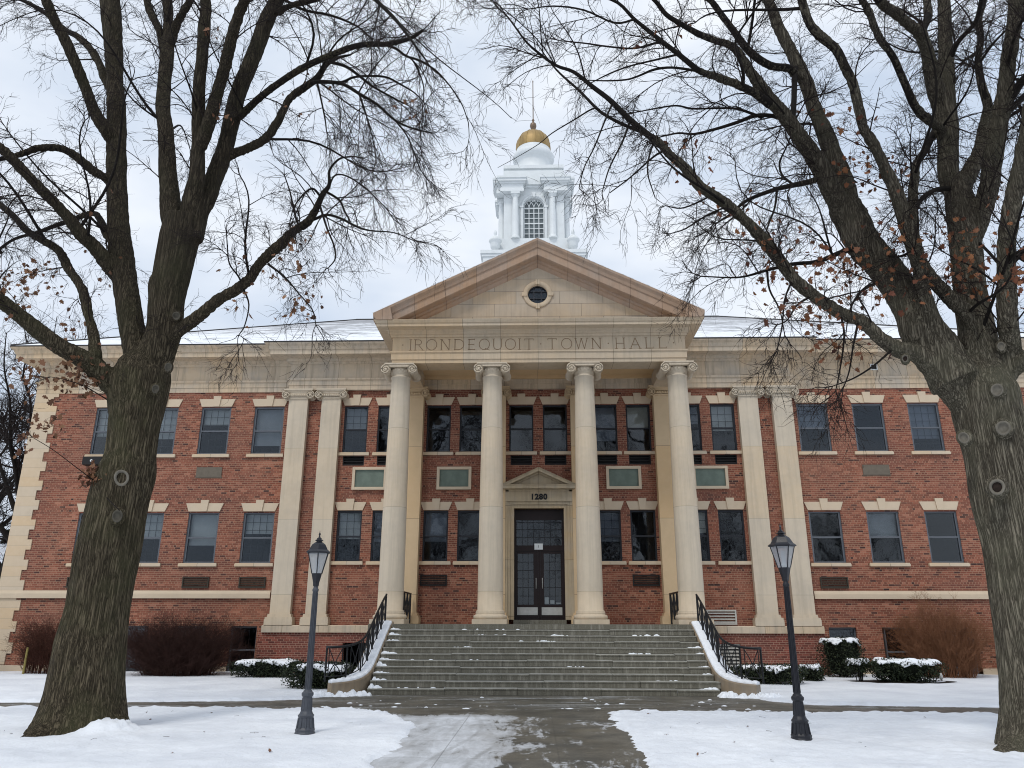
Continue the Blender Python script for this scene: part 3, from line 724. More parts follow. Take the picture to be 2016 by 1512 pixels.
# doorway
mb = MB(); yf = 27.5
for s in (-1, 1):
    mb.box(s*.89, s*1.02, yf+.07, 27.95, 1.79, 5.75); mb.box(s*1.02, s*1.12, yf+.03, 27.9, 1.79, 5.85); mb.box(s*1.12, s*1.2, yf, 27.86, 1.79, 5.85)
mb.box(-.89, .89, yf+.07, 27.95, 5.62, 5.75); mb.box(-1.02, 1.02, yf+.035, 27.9, 5.75, 5.85)
mb.box(-1.2, 1.2, yf-.02, 27.86, 5.85, 6.2)
ds = mb.build('door_surround', M['door_stone'], TH)
mb = MB(); mb.sweep([(-.1, 6.2), (.06, 6.2), (.1, 6.26), (.3, 6.28), (.3, 6.36), (.34, 6.42), (-.1, 6.43)], [(-1.0, 27.86), (-1.0, 27.55), (1.0, 27.55), (1.0, 27.86)])
sl0 = SL; SL = .46
rake(mb, [(.0, -.2), (.1, -.2), (.14, -.15), (.30, -.13), (.30, -.06), (.35, 0), (-.3, .01)], 1.34, 27.55, 6.41, 7.04); SL = sl0
mb.prism_y([(-1.1, 6.4), (1.1, 6.4), (0, 6.9)], 27.5, 27.86)
mb.build('door_pediment', M['door_stone'], ds)
def text(s_, name, m, size, loc, parent, bold=0.0, ext=.012):
    cu = bpy.data.curves.new(name, 'FONT'); cu.body = s_; cu.size = size; cu.extrude = ext; cu.offset = bold; cu.align_x = 'CENTER'; cu.align_y = 'CENTER'; cu.space_character = 1.12
    t = bpy.data.objects.new(name, cu); col.objects.link(t); dg = bpy.context.evaluated_depsgraph_get(); dg.update()
    me = bpy.data.meshes.new_from_object(t.evaluated_get(dg)); bpy.data.objects.remove(t); me.materials.clear(); me.materials.append(m)
    me.transform(Matrix.Rotation(math.pi/2, 4, 'X')); o = bpy.data.objects.new(name, me); col.objects.link(o); o.parent = parent
    o.location = np.asarray(loc)-world_origin(parent); return o
text('1280', 'house_number', M['black'], .275, (0, 27.468, 6.0), ds, .012)
mb = MB(); yd = 27.98
mb.box(-.89, -.81, yd, yd+.12, 1.79, 5.62); mb.box(.81, .89, yd, yd+.12, 1.79, 5.62); mb.box(-.81, .81, yd-.01, yd+.12, 5.24, 5.62); mb.box(-.81, .81, yd-.01, yd+.12, 4.14, 4.34); mb.box(-.045, .045, yd-.006, yd+.12, 1.84, 4.14); mb.box(-.89, .89, yd-.03, yd+.15, 1.79, 1.84)
df = mb.build('door_frame', M['door'], TH)
MB().box(-.81, .81, yd+.03, yd+.036, 4.34, 5.24).build('transom_pane', M['glass'], df)
mb = MB()
for i in range(1, 8): x = -.81+1.62*i/8; mb.box(x-.012, x+.012, yd+.005, yd+.05, 4.34, 5.24)
for z in (4.62, 4.90, 5.15): mb.box(-.81, .81, yd+.002, yd+.052, z-.012, z+.012)
mb.build('transom_bars', M['frame_dark'], df)
for s in (-1, 1):
    mb = MB(); x0, x1 = (-.81, -.05) if s < 0 else (.05, .81); gx0, gx1 = (-.77, -.21) if s < 0 else (.16, .76)
    mb.box(x0, gx0, yd+.01, yd+.07, 1.85, 4.135); mb.box(gx1, x1, yd+.01, yd+.07, 1.85, 4.135); mb.box(gx0, gx1, yd+.012, yd+.07, 4.05, 4.135); mb.box(gx0, gx1, yd+.012, yd+.07, 1.85, 2.30)
    d = mb.build('door', M['door'], TH)
    MB().box(gx0, gx1, yd+.03, yd+.036, 2.30, 4.05).build('pane', M['glass'], d)
    mb = MB()
    for i in (1, 2): x = gx0+(gx1-gx0)*i/3; mb.box(x-.011, x+.011, yd+.013, yd+.05, 2.30, 4.05)
    for j in range(1, 6): z = 2.30+1.75*j/6; mb.box(gx0, gx1, yd+.015, yd+.052, z-.011, z+.011)
    mb.build('glazing_bars', M['frame_dark'], d)
    MB().box(x0+.02, x1-.02, yd-.004, yd+.012, 1.95, 2.21).build('kick_plate', M['kick'], d)
    mb = MB(); xh = -.12 if s < 0 else .1; mb.tube([(xh, yd-.03, 2.85), (xh, yd-.06, 2.9), (xh, yd-.06, 3.15), (xh, yd-.03, 3.2)], .012, 6); mb.build('door_handle', M['kick'], d)
mb = MB(); mb.box(-.17, .13, yd-.06, yd-.012, 4.19, 4.4); sg = mb.build('door_sign', M['white'], df)
text('1', 'sign_number', M['black'], .13, (-.02, yd-.065, 4.295), sg, .0, .004)
mb = MB(); mb.box(.18, .32, yd+.05, yd+.055, 2.33, 2.55); mb.box(.36, .52, yd+.05, yd+.055, 2.33, 2.45); mb.box(.55, .74, yd+.05, yd+.055, 2.33, 2.37); mb.build('door_notice', M['white'], df)

# ------------------------------------------------------------------ cupola
CC = 37.6; CUX = -.08
def cbox(mb, hx, hy, z0, z1, cx=CUX, cy=CC): mb.box(cx-hx, cx+hx, cy-hy, cy+hy, z0, z1)
mb = MB()
cbox(mb, 2.6, 2.6, 14.5, 19.35); cbox(mb, 2.66, 2.66, 19.35, 19.5); cbox(mb, 2.72, 2.72, 19.5, 19.68)
cbox(mb, 1.95, 1.95, 19.68, 20.1); cbox(mb, 1.85, 1.85, 20.1, 20.45); cbox(mb, 1.78, 1.78, 20.45, 20.8)
a = 1.52
for rot in range(4):                          # four faces, each with an arched opening
    R_ = Matrix.Rotation(rot*math.pi/2, 3, 'Z')
    f = MB(); ops = [(-.55, .55, 20.95, 22.8)]
    f.quad((-a, -a, 20.8), (-.55, -a, 20.8), (-.55, -a, 24.1), (-a, -a, 24.1)); f.quad((.55, -a, 20.8), (a, -a, 20.8), (a, -a, 24.1), (.55, -a, 24.1)); f.quad((-.55, -a, 20.8), (.55, -a, 20.8), (.55, -a, 20.95), (-.55, -a, 20.95))
    n = 16; V = []
    for k in range(n+1): t = math.pi*k/n; V += [(.55*math.cos(t), -a, 22.8+.55*math.sin(t)), (.55*math.cos(t), -a, 24.1), (.55*math.cos(t), -a+.25, 22.8+.55*math.sin(t))]
    f.add(V, [(3*k, 3*k+1, 3*k+4, 3*k+3) for k in range(n)]+[(3*k, 3*k+3, 3*k+5, 3*k+2) for k in range(n)])
    for s in (-1, 1):
        f.quad((s*.55, -a, 20.95), (s*.55, -a+.25, 20.95), (s*.55, -a+.25, 22.8), (s*.55, -a, 22.8))
        f.box(s*.57, s*.70, -a-.05, -a+.02, 20.85, 22.8); f.box(s*.55, s*.76, -a-.08, -a+.02, 22.74, 22.84)
    f.tube([(.63*math.cos(t), -a-.02, 22.82+.63*math.sin(t)) for t in np.linspace(0, math.pi, 18)], .055, 6); f.prism_y([(-.06, 23.36), (.06, 23.36), (.09, 23.62), (-.09, 23.62)], -a-.1, -a)
    for xa, xb in ((-1.90+.004*rot, -.40), (.40, 1.90-.004*rot)):   # entablature blocks breaking forward over each column
        e = .004*rot
        for x0_, x1_, yo, zb, zt in ((.12, .12, .45, 23.5, 23.68), (.15, .15, .42, 23.68, 23.95), (.06, .06, .5, 23.95, 24.05), (-.02, -.02, .6, 24.05, 24.2), (-.06, -.06, .65, 24.2, 24.32)):
            f.box(xa+x0_, xb-x1_, -a-yo-e, -a+.2, zb+e, zt+e)
    e = .004*rot; f.box(-1.5, 1.5, -a-.12, -a+.2, 23.902+e, 24.03+e); f.box(-1.5, 1.5, -a-.22, -a+.2, 24.032+e, 24.282+e)
    V = np.concatenate(f.v) @ np.array(R_).T + np.array([CUX, CC, 0]); mb.add(V, f.f)
for sx in (-1, 1):
    for sy in (-1, 1): mb.box(CUX+sx*1.16, CUX+sx*1.60, CC+sy*1.16, CC+sy*1.60, 20.8, 23.49)
cbox(mb, 1.62, 1.62, 24.3, 24.95); cbox(mb, 1.52, 1.52, 24.95, 25.1); cbox(mb, 1.62, 1.62, 25.1, 25.3)
mb.lathe([(1.3, 25.3), (1.22, 25.42), (1.02, 25.7), (.97, 25.9), (.95, 26.3), (.99, 26.36), (.99, 26.44), (1.12, 26.5), (1.17, 26.62), (1.17, 26.78), (1.1, 26.9), (1.0, 26.94), (1.0, 27.1), (.96, 27.22), (.5, 27.24)], (CUX, CC, 0), 40)
cup = mb.build('cupola', M['white'], TH)
mb = MB(); mb.lathe([(.975, 27.2), (.985, 27.4), (.96, 27.65), (.88, 27.92), (.74, 28.15), (.54, 28.33), (.3, 28.44), (.08, 28.48), (.05, 28.6)], (CUX, CC, 0), 40)
for k in range(12):
    t = 2*math.pi*k/12+.13; mb.tube([(CUX+r*math.cos(t), CC+r*math.sin(t), z) for r, z in ((.99, 27.25), (.97, 27.65), (.89, 27.92), (.75, 28.15), (.55, 28.33), (.3, 28.44))], .014, 4)
mb.build('dome', M['gold'], cup)
mb = MB(); mb.lathe([(.06, 28.48), (.12, 28.52), (.1, 28.6), (.06, 28.64), (.15, 28.75), (.19, 28.9), (.17, 29.05), (.07, 29.15), (.05, 29.25), (.085, 29.3), (.03, 29.4), (.03, 29.6), (.024, 31.9), (.04, 31.95), (.0, 32.1)], (CUX, CC, 0), 12)
mb.build('finial', mat_plain('bronze_finial', (.20, .14, .10), .45, .4), cup)
for k, (dx, dy) in enumerate(((0, -1), (1, 0), (-1, 0), (0, 1))):
    for s in (-1, 1):
        px, py = (s*.98, -1.72) if dy == -1 else (s*.98, 1.72) if dy == 1 else (dx*1.72, s*.98)
        mb = MB(); mb.lathe([(.24, 20.8), (.24, 20.9), (.2, 20.95), (.185, 21.0), (.18, 22.0), (.155, 23.2), (.15, 23.26), (.19, 23.3), (.22, 23.38)], (CUX+px, CC+py, 0), 20)
        mb.box(CUX+px-.24, CUX+px+.24, CC+py-.24, CC+py+.24, 23.38, 23.5); mb.build('cupola_column', M['white'], cup)
for rot in range(2):
    mb = MB()
    for i in range(0, 5): x = -.52+1.04*i/4; mb.box(x-.022, x+.022, -a+.14, -a+.19, 20.97, 22.8)
    for j in range(1, 6): z = 20.97+1.83*j/6; tt = .03 if j == 3 else .016; mb.box(-.53, .53, -a+.142, -a+.192, z-tt, z+tt)
    mb.box(-.55, .55, -a+.135, -a+.2, 22.76, 22.82)
    for i in range(5):
        x = -.52+1.04*i/4
        for s in (-1, 1):
            P = [(x+s*(.52-.52*math.cos(t)), -a+.165, 22.8+.52*math.sin(t)) for t in np.linspace(0, math.pi/2, 10)]
            P = [p for p in P if (p[0]**2+(p[2]-22.8)**2) < .545**2]
            if len(P) > 2: mb.tube(P, .024, 5)
    R_ = np.array(Matrix.Rotation(rot*math.pi, 3, 'Z')); mb.v = [np.concatenate(mb.v) @ R_.T + np.array([CUX, CC, 0])]
    cw_ = mb.build('cupola_window', M['white'], cup)
g_ = MB(); g_.box(CUX-.55, CUX+.55, CC-a+.2, CC-a+.206, 20.95, 22.8); g_.prism_y([(CUX+.55*math.cos(t), 22.8+.55*math.sin(t)) for t in np.linspace(0, math.pi, 18)], CC-a+.2, CC-a+.206)
g_.build('cupola_pane', mat_plain('old_grey_glass', (.13, .155, .16), .15, 0, .45, 1.3, .5), cup)
for s in (-1, 1):
    for y in (CC-2.15, CC+2.15):
        mb = MB(); mb.box(CUX+s*2.0-.22, CUX+s*2.0+.22, y-.22, y+.22, 19.68, 19.82)
        mb.lathe([(.2, 19.82), (.12, 19.86), (.1, 19.92), (.2, 20.02), (.24, 20.1), (.25, 20.28), (.28, 20.36), (.33, 20.42), (.33, 20.5), (.28, 20.58), (.18, 20.68), (.06, 20.74), (.05, 20.8), (.09, 20.88), (.08, 20.98), (.03, 21.1), (0, 21.12)], (CUX+s*2.0, y, 0), 20)
        mb.build('urn', M['white'], cup)
#PART2
# ------------------------------------------------------------------ ground, paths
PX = M['walk']
MB().box(-3.6, 1.9, -12, 16.2, -.3, 0.0).build('walkway', M['walk'])['kind'] = 'structure'
mb = MB(); mb.box(-90, 90, 16.2, 18.6, -.3, 0.0); mb.box(-5.4, 5.4, 18.6, 19.95, -.3, 0.0)
mb.build('footpath', M['foot'])['kind'] = 'structure'
def vnoise(x, y, seed=0, oct=4, sc=1.0):      # value noise on arrays
    r = np.random.RandomState(seed); tab = r.rand(256, 256); tot = 0; amp = 1; n = 0
    for o in range(oct):
        X, Y = x*sc, y*sc; xi, yi = np.floor(X).astype(int), np.floor(Y).astype(int); fx, fy = X-xi, Y-yi
        fx = fx*fx*(3-2*fx); fy = fy*fy*(3-2*fy)
        g = lambda a, b: tab[(a+17*o) & 255, (b+31*o) & 255]
        v = (g(xi, yi)*(1-fx)+g(xi+1, yi)*fx)*(1-fy)+(g(xi, yi+1)*(1-fx)+g(xi+1, yi+1)*fx)*fy
        tot = tot+amp*v; n += amp; amp *= .5; sc *= 2.07
    return tot/n
def sstep(a, b, v): t = np.clip((v-a)/(b-a), 0, 1); return t*t*(3-2*t)
def path_inside(x, y):
    xl = np.interp(y, [10, 13.2, 13.9, 15.07, 16.3, 17.0], [-2.15, -2.13, -2.15, -2.6, -3.4, -4.5]); xr = np.interp(y, [10, 16.2, 16.6], [1.27, 1.22, 1.22])
    d1 = np.minimum(np.minimum(x-xl, xr-x), 16.9-y)
    ylo = np.interp(x, [-12, -6, 1.3, 9], [16.42, 16.5, 16.37, 16.3])
    yhi = np.interp(x, [-12, -9.2, -6.45, -5.6, -5.15, -5.0, 5.0, 5.05, 5.8, 9.6, 14], [17.62, 17.9, 18.28, 18.56, 19.3, 20.4, 20.4, 18.9, 17.98, 17.64, 17.6])
    d2 = np.minimum(y-ylo, yhi-y)
    # snow lumps against the feet of the cheek walls
    return np.maximum(d1, d2)
TREE_L, TREE_R = (-7.25, 12.95), (6.05, 11.5)
def ground_z(x, y):
    d = path_inside(x, y)+(vnoise(x, y, 3, 4, 2.3)-.5)*.30+(vnoise(x, y, 8, 2, 11)-.5)*.13
    n = vnoise(x, y, 5, 5, .55); fine = vnoise(x, y, 9, 3, 5.0)
    h = .036+.045*(n-.5)+.022*(fine-.5)
    rim = np.exp(-((d+.10)/.09)**2)*np.clip(vnoise(x, y, 12, 2, 6)-.42, 0, 1)*.10
    z = sstep(0.02, -.10, d)*h+rim
    z = np.where(d > .05, -.04, z-.012*sstep(-.05, .05, d))
    for (cx, cy, hh, r) in ((-6.62, 12.62, .10, .26), (-6.85, 12.42, .09, .22), (-6.5, 12.3, .06, .9), (6.0, 11.4, .06, 1.1)):
        z = z+hh*np.exp(-((x-cx)**2+(y-cy)**2)/r**2)*(1+.5*(fine-.5))
    rough = sstep(.3, 0, np.hypot(x+6.72, y-12.68)-.25)*(vnoise(x, y, 21, 3, 16)-.4)*.24
    crust = sstep(.6, 2.0, x)*sstep(16.5, 15.5, y)*(vnoise(x, y, 31, 3, 7.5)-.5)*.05+sstep(-1.8, -2.6, x)*sstep(16.5, 15.5, y)*(vnoise(x, y, 33, 3, 4.0)-.5)*.03
    for k in range(26):
        fx, fy = -6.2+.42*k+.12*(k % 2)*(-1)**k, 14.9-.055*k+.10*(-1)**k
        if -2.4 < fx < 1.7: continue
        z = z-.035*np.exp(-(((x-fx)/.075)**2+((y-fy)/.13)**2)**2)
    z = z+rough+crust+.02*sstep(22, 28, y)
    return z
def axis(lo, hi, f0, f1, step, g=1.18):
    v = list(np.arange(f0, f1+1e-6, step)); s = step
    while v[-1] < hi: s *= g; v.append(v[-1]+s)
    s = step; u = [f0]
    while u[-1] > lo: s *= g; u.append(u[-1]-s)
    return np.array(sorted(set(u[1:]))+v)
gx = axis(-500, 500, -9.2, 8.0, .055, 1.06); gy = axis(-300, 700, 9.6, 19.9, .055, 1.05)
GX, GY = np.meshgrid(gx, gy); GZ = ground_z(GX, GY)
keep_out = (np.abs(GX) < 4.2) & (GY > 20.2) & (GY < 27.6); GZ[keep_out] = -.2
inb = (np.abs(GX) < 19.3) & (GY > 28.2) & (GY < 45.8); GZ[inb] = -.2
idx = np.arange(GX.size).reshape(GX.shape)
Q = np.stack([idx[:-1, :-1], idx[:-1, 1:], idx[1:, 1:], idx[1:, :-1]], -1).reshape(-1, 4)
fast_mesh('snow_ground', np.stack([GX, GY, GZ], -1).reshape(-1, 3), Q, M['snow'])['kind'] = 'structure'

# ------------------------------------------------------------------ entrance steps
ST = thing('entrance_steps', 'wide granite steps rising to the porch between two snowy curved cheek walls', 'steps', (0, 19.93, 0))
rs = random.Random(4)
def jig(v): return v+rs.uniform(-.010, .010)
for k in range(1, 11):
    y = 19.93+.30*(k-1); z = .15*k; mb = MB(); xs = [-4.27]
    while xs[-1] < 2.9: xs.append(xs[-1]+rs.uniform(1.7, 2.5))
    xs.append(4.27)
    for i in range(len(xs)-1):
        a, b, zz, yy = xs[i]+.004, xs[i+1]-.004, jig(z), jig(y)
        mb.add([(a, yy+.012, z-.16), (b, yy+.012, z-.16), (b, yy+.012, zz-.045), (a, yy+.012, zz-.045), (b, yy, zz-.04), (a, yy, zz-.04), (b, yy, zz-.012), (a, yy, zz-.012), (b, yy+.014, zz), (a, yy+.014, zz), (b, y+.36, zz), (a, y+.36, zz)],
               [(0, 1, 2, 3), (3, 2, 4, 5), (5, 4, 6, 7), (7, 6, 8, 9), (9, 8, 10, 11)])
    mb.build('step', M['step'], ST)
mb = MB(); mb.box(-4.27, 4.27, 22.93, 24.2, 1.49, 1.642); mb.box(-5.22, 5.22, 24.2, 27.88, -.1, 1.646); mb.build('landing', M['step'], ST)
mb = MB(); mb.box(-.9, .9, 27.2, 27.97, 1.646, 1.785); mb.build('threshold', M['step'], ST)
CH = np.array([(4.52, 23.35, 1.72), (4.52, 22.6, 1.42), (4.52, 21.8, 1.05), (4.52, 21.0, .68), (4.55, 20.5, .48), (4.66, 20.08, .37), (4.86, 19.8, .32), (5.12, 19.66, .30)])
def catmull(P, m):
    P = np.asarray(P, float); n = len(P)
    Pe = np.vstack([2*P[0]-P[1], P, 2*P[-1]-P[-2]]); o = []
    for i in range(n-1):
        p0, p1, p2, p3 = Pe[i:i+4]
        for t in np.arange(m)/m:
            o.append(.5*((2*p1)+(-p0+p2)*t+(2*p0-5*p1+4*p2-p3)*t*t+(-p0+3*p1-3*p2+p3)*t**3))
    o.append(P[-1]); return np.array(o)
CHP = catmull(CH, 6)
def ribbon(mb, P, hw, sx, ztop, zbot, crown=0.0, ov=0.0):
    n = len(P); T = np.gradient(P[:, :2], axis=0); T /= np.linalg.norm(T, axis=1, keepdims=True); Nn = np.stack([-T[:, 1], T[:, 0]], 1)
    prof = [(-1, zbot), (-1, ztop-.03), (-.93, ztop), (-.4, ztop+crown), (.4, ztop+crown), (.93, ztop), (1, ztop-.03), (1, zbot)]
    V = []
    for i in range(n):
        for u, dz in prof:
            q = P[i, :2]+Nn[i]*u*(hw+ov); z = P[i, 2]+dz if dz > -5 else -.1
            V.append((sx*q[0], q[1], z))
    k = len(prof); Fc = [(i*k+j, (i+1)*k+j, (i+1)*k+j+1, i*k+j+1) for i in range(n-1) for j in range(k-1)]
    if sx < 0: Fc = [f[::-1] for f in Fc]
    mb.add(V, Fc, False); mb.add(V[:k], [tuple(range(k))]); mb.add(V[-k:], [tuple(range(k-1, -1, -1))])
for s in (-1, 1):
    mb = MB(); ribbon(mb, CHP, .235, s, 0, -9); c = mb.build('cheek_wall', M['cheek'], ST)
    mb = MB(); Pn = CHP.copy(); Pn[:, 2] += .012*np.sin(np.arange(len(Pn))*1.9); ribbon(mb, Pn[1:], .195, s, .05, -.01, .015); mb.build('snow_cap', M['snowcap'], c)
# swept snow lying at the ends of the treads
def lump(mb, x, y, z, rx_, ry_, h, seed):
    n, m = 14, 4; V = [(x, y, z+h)]; r = random.Random(seed); ph = r.random()*6
    for j in range(1, m+1):
        for k in range(n):
            a = 2*math.pi*k/n; q = j/m; e = 1+.28*math.sin(3*a+ph)+.2*math.sin(5*a+2*ph)+r.uniform(-.1, .1)
            V.append((x+rx_*q*e*math.cos(a), y+ry_*q*e*math.sin(a), z+h*(1-q**1.6)+(r.uniform(-.15, .15)*h if j < m else -.01)))
    Fc = [(0, 1+k, 1+(k+1) % n) for k in range(n)]+[(1+j*n+k, 1+(j+1)*n+k, 1+(j+1)*n+(k+1) % n, 1+j*n+(k+1) % n) for j in range(m-1) for k in range(n)]
    mb.add(V, Fc, True)
mb = MB(); q = 0
for k in range(1, 11):
    y = 19.93+.30*(k-1)+.17; z = .15*k
    for s in (-1, 1):
        if rs.random() < (.12 if s < 0 else .3): continue
        hb = rs.uniform(.05, .13)*(1 if s < 0 else .7)
        for j in range(rs.choice([2, 3, 4, 5])):
            u = j*rs.uniform(.08, .13); lump(mb, s*(4.2-u), y+.07+rs.uniform(-.05, .05), z-.012, rs.uniform(.06, .13), rs.uniform(.05, .11), hb*max(.2, 1-u*2.2)*rs.uniform(.6, 1.1), q); q += 1
    for _ in range(rs.choice([0, 1, 1, 2, 3])):
        x = rs.uniform(-3.2, 3.8); sp = rs.uniform(.1, .5)
        for _ in range(rs.choice([5, 9, 14])): e = rs.uniform(.012, .04); lump(mb, x+rs.gauss(0, sp), y+.1+rs.uniform(-.04, .03), z-.004, e*rs.uniform(1, 2.6), e*.8, e*rs.uniform(.5, 1), q); q += 1
o = mb.build('step_snow', M['snowcap'], ST); o['kind'] = 'stuff'
mb = MB(); r2 = random.Random(12)
for _ in range(70):
    s = r2.choice((-1, 1)); t = r2.random(); x = s*(4.25+1.2*t+r2.gauss(0, .1)); y = 19.75-.35*t+r2.gauss(0, .09); lump(mb, x, y, -.01, r2.uniform(.05, .2), r2.uniform(.05, .14), r2.uniform(.04, .15), r2.random()*999)
for _ in range(60):
    x, y = r2.uniform(-4.6, 4.6), r2.uniform(16.5, 19.4); e = r2.choice((.012, .016, .022, .04)); lump(mb, x, y, -.004, e*r2.uniform(1, 2.2), e, e*.6, r2.random()*999)
o = mb.build('snow_clods', M['snowcap']); tag(o, 'crumbled snow clods scattered on the wet path below the steps', 'snow clods'); o['kind'] = 'stuff'

# railings
def railing(name, label, path, h, posts=True):
    base = path[len(path)//2]; R = thing(name, label, 'railing', tuple(path[0]), 'black iron railings at the porch steps')
    top = path+np.array([0, 0, h]); n = len(path)
    mb = MB(); mb.tube(top, .03, 8); mb.tube(top+np.array([0, 0, .012]), .018, 6); mb.build('handrail', M['iron'], R)
    mb = MB(); mb.tube(path+np.array([0, 0, .10]), .012, 6); mb.build('bottom_rail', M['iron'], R)
    seg = np.r_[0, np.cumsum(np.linalg.norm(np.diff(path, axis=0), axis=1))]; LL = seg[-1]
    at = lambda d, P: np.array([np.interp(d, seg, P[:, i]) for i in range(3)])
    nb = int(LL/.12); k = 0; bay = 5
    for i in range(nb+1):
        d = LL*i/nb; p, t = at(d, path), at(d, top)
        if i % bay == 0 or i == nb:
            MB().tube([p-np.array([0, 0, .03]), t], .022, 6).build('post', M['iron'], R)
        elif i % bay in (1, 4):
            MB().tube([p+np.array([0, 0, .10]), t], .0125, 5).build('baluster', M['iron'], R)
    for i in range(0, nb-bay+1, bay):            # crossed ornament in each bay
        d0, d1 = LL*(i+1)/nb, LL*(i+bay-1)/nb; dm = (d0+d1)/2; mb = MB()
        a0, a1, b0, b1, c = at(d0, path)+[0, 0, .12], at(d0, top)-[0, 0, .04], at(d1, path)+[0, 0, .12], at(d1, top)-[0, 0, .04], (at(dm, path)+at(dm, top))/2
        for e in (a0, a1, b0, b1): mb.tube([e, (e*.45+c*.55)+np.array([0, 0, .02]), c], .0125, 5)
        t = np.linspace(0, 2*math.pi, 11); dv = at(dm+.05, path)-at(dm-.05, path); dv /= np.linalg.norm(dv)
        mb.tube([c+dv*.05*math.cos(a)+np.array([0, 0, .05*math.sin(a)]) for a in t], .008, 5, caps=False)
        mb.build('ornament', M['iron'], R)
    return R
RP = CHP.copy(); RP[:, 2] += .03; RP = RP[1:]
RP = np.vstack([RP, RP[-1]+[(.16, .12, 0)], RP[-1]+[(.22, .38, 0)]])
for s, nm in ((-1, 'black iron railing curving down the left cheek wall of the steps'), (1, 'black iron railing curving down the right cheek wall of the steps')):
    railing('stair_railing', nm, RP*np.array([s, 1, 1]), .77)
for s, nm in ((-1, 'short black railing behind the leftmost porch column'), (1, 'short black railing behind the rightmost porch column')):
    railing('porch_railing', nm, np.array([(s*4.44, y, 1.69) for y in np.linspace(25.35, 27.3, 9)]), .95)

# ------------------------------------------------------------------ street lamps
def lamp(x, y, m, label, hgt, lant):
    Lp = thing('street_lamp', label, 'street lamp', (x, y, 0), 'lamp posts on the snowy lawn')
    c = (x, y, 0); mb = MB()
    mb.lathe([(.155, -.05), (.155, .05), (.145, .07), (.15, .10), (.128, .13), (.112, .26), (.118, .28), (.125, .30), (.105, .32), (.085, .36), (.078, .48), (.072, .56), (.09, .585), (.092, .62), (.07, .64), (.062, .66)], c, 20, smooth=False)
    for k in range(10):
        t = 2*math.pi*k/10; mb.tube([(x+.133*math.cos(t), y+.133*math.sin(t), .12), (x+.113*math.cos(t), y+.113*math.sin(t), .26)], .014, 5)
    for k in range(10):
        t = 2*math.pi*k/10; mb.tube([(x+.083*math.cos(t), y+.083*math.sin(t), .37), (x+.071*math.cos(t), y+.071*math.sin(t), .55)], .009, 5)
    mb.build('lamp_base', m, Lp)
    zt = hgt-.80
    mb = MB(); mb.lathe([(.056, .64), (.047, .7), (.038, zt-.12), (.05, zt-.11), (.05, zt-.08), (.038, zt-.06), (.034, zt)], c, 16)
    for k in range(12):
        t = 2*math.pi*k/12; mb.tube([(x+.051*math.cos(t), y+.051*math.sin(t), .68), (x+.039*math.cos(t), y+.039*math.sin(t), zt-.13)], .006, 4)
    mb.build('post', m, Lp)
    la = M['lampblack']; ph = math.pi/6+.25
    mb = MB(); mb.lathe([(.05, zt-.03), (.055, zt+.02), (.09, zt+.15), (.092, zt+.17)], c, 6, smooth=False, ph=ph)
    z0, z1, r0, r1 = zt+.17, zt+.50, .092, .182
    for k in range(6):
        t = ph+2*math.pi*k/6; mb.tube([(x+r0*math.cos(t), y+r0*math.sin(t), z0), (x+r1*math.cos(t), y+r1*math.sin(t), z1)], .009, 5)
    mb.lathe([(r1+.004, z1-.012), (.215, z1), (.215, z1+.012), (.17, z1+.045), (.145, z1+.09), (.12, z1+.13), (.07, z1+.165), (.052, z1+.17), (.048, z1+.185), (.075, z1+.195), (.06, z1+.21), (.04, z1+.215), (.045, z1+.23), (.018, z1+.25), (.012, z1+.29), (.022, z1+.30), (.006, z1+.33), (.003, z1+.36)], c, 6, smooth=False, ph=ph)
    ln = mb.build('lantern', la, Lp)
    mb = MB()
    for k in range(6):
        t, t2 = ph+2*math.pi*k/6, ph+2*math.pi*(k+1)/6; f = .985
        mb.quad(*[(x+r*f*math.cos(u), y+r*f*math.sin(u), z) for r, z, u in ((r0, z0, t), (r0, z0, t2), (r1, z1-.012, t2), (r1, z1-.012, t))])
    mb.build('lamp_glass', M['lampglass'], ln)
    MB().lathe([(.045, z0), (.045, z0+.05), (.03, z0+.06), (.03, z0+.24), (.0, z0+.27)], c, 12).build('bulb', M['white'], ln)
lamp(-3.715, 12.75, M['lampgrey'], 'street lamp on a blue-grey fluted post, left of the walkway', 3.06, 0)
lamp(3.735, 12.42, M['lampblack'], 'street lamp on a black fluted post, right of the walkway', 3.13, 0)

# ------------------------------------------------------------------ trees
def pix(px, py, Y):
    d = FX+RX*(px-CX)/F-UX*(py-CY)/F; t = (Y-CAM[1])/d[1]; return CAM+d*t, t
def proj(P):
    q = P-CAM; zc = q@FX; return CX+F*(q@RX)/zc, CY-F*(q@UX)/zc
def limb(pts, ws, y0, y1, ext=0, yp=1.0):
    n = len(pts); out = []
    for i, (px, py) in enumerate(pts):
        u = i/(n-1); P, t = pix(px, py, y0+(y1-y0)*u**yp); wv = np.interp(u*(len(ws)-1), np.arange(len(ws)), ws)
        out.append((*P, wv/2/F*t))
    A = np.array(out)
    if ext:
        d = A[-1, :3]-A[-2, :3]; d /= np.linalg.norm(d); r = A[-1, 3]; p = A[-1, :3]; E = []
        for k in range(1, 6): E.append((*(p+d*ext*k/5+np.array([.15*math.sin(k*1.7+px), .15*math.cos(k*1.3+py), .05*k])), max(.012, r*(1-.17*k))))
        A = np.vstack([A, E])
    return catmull(A, 4)
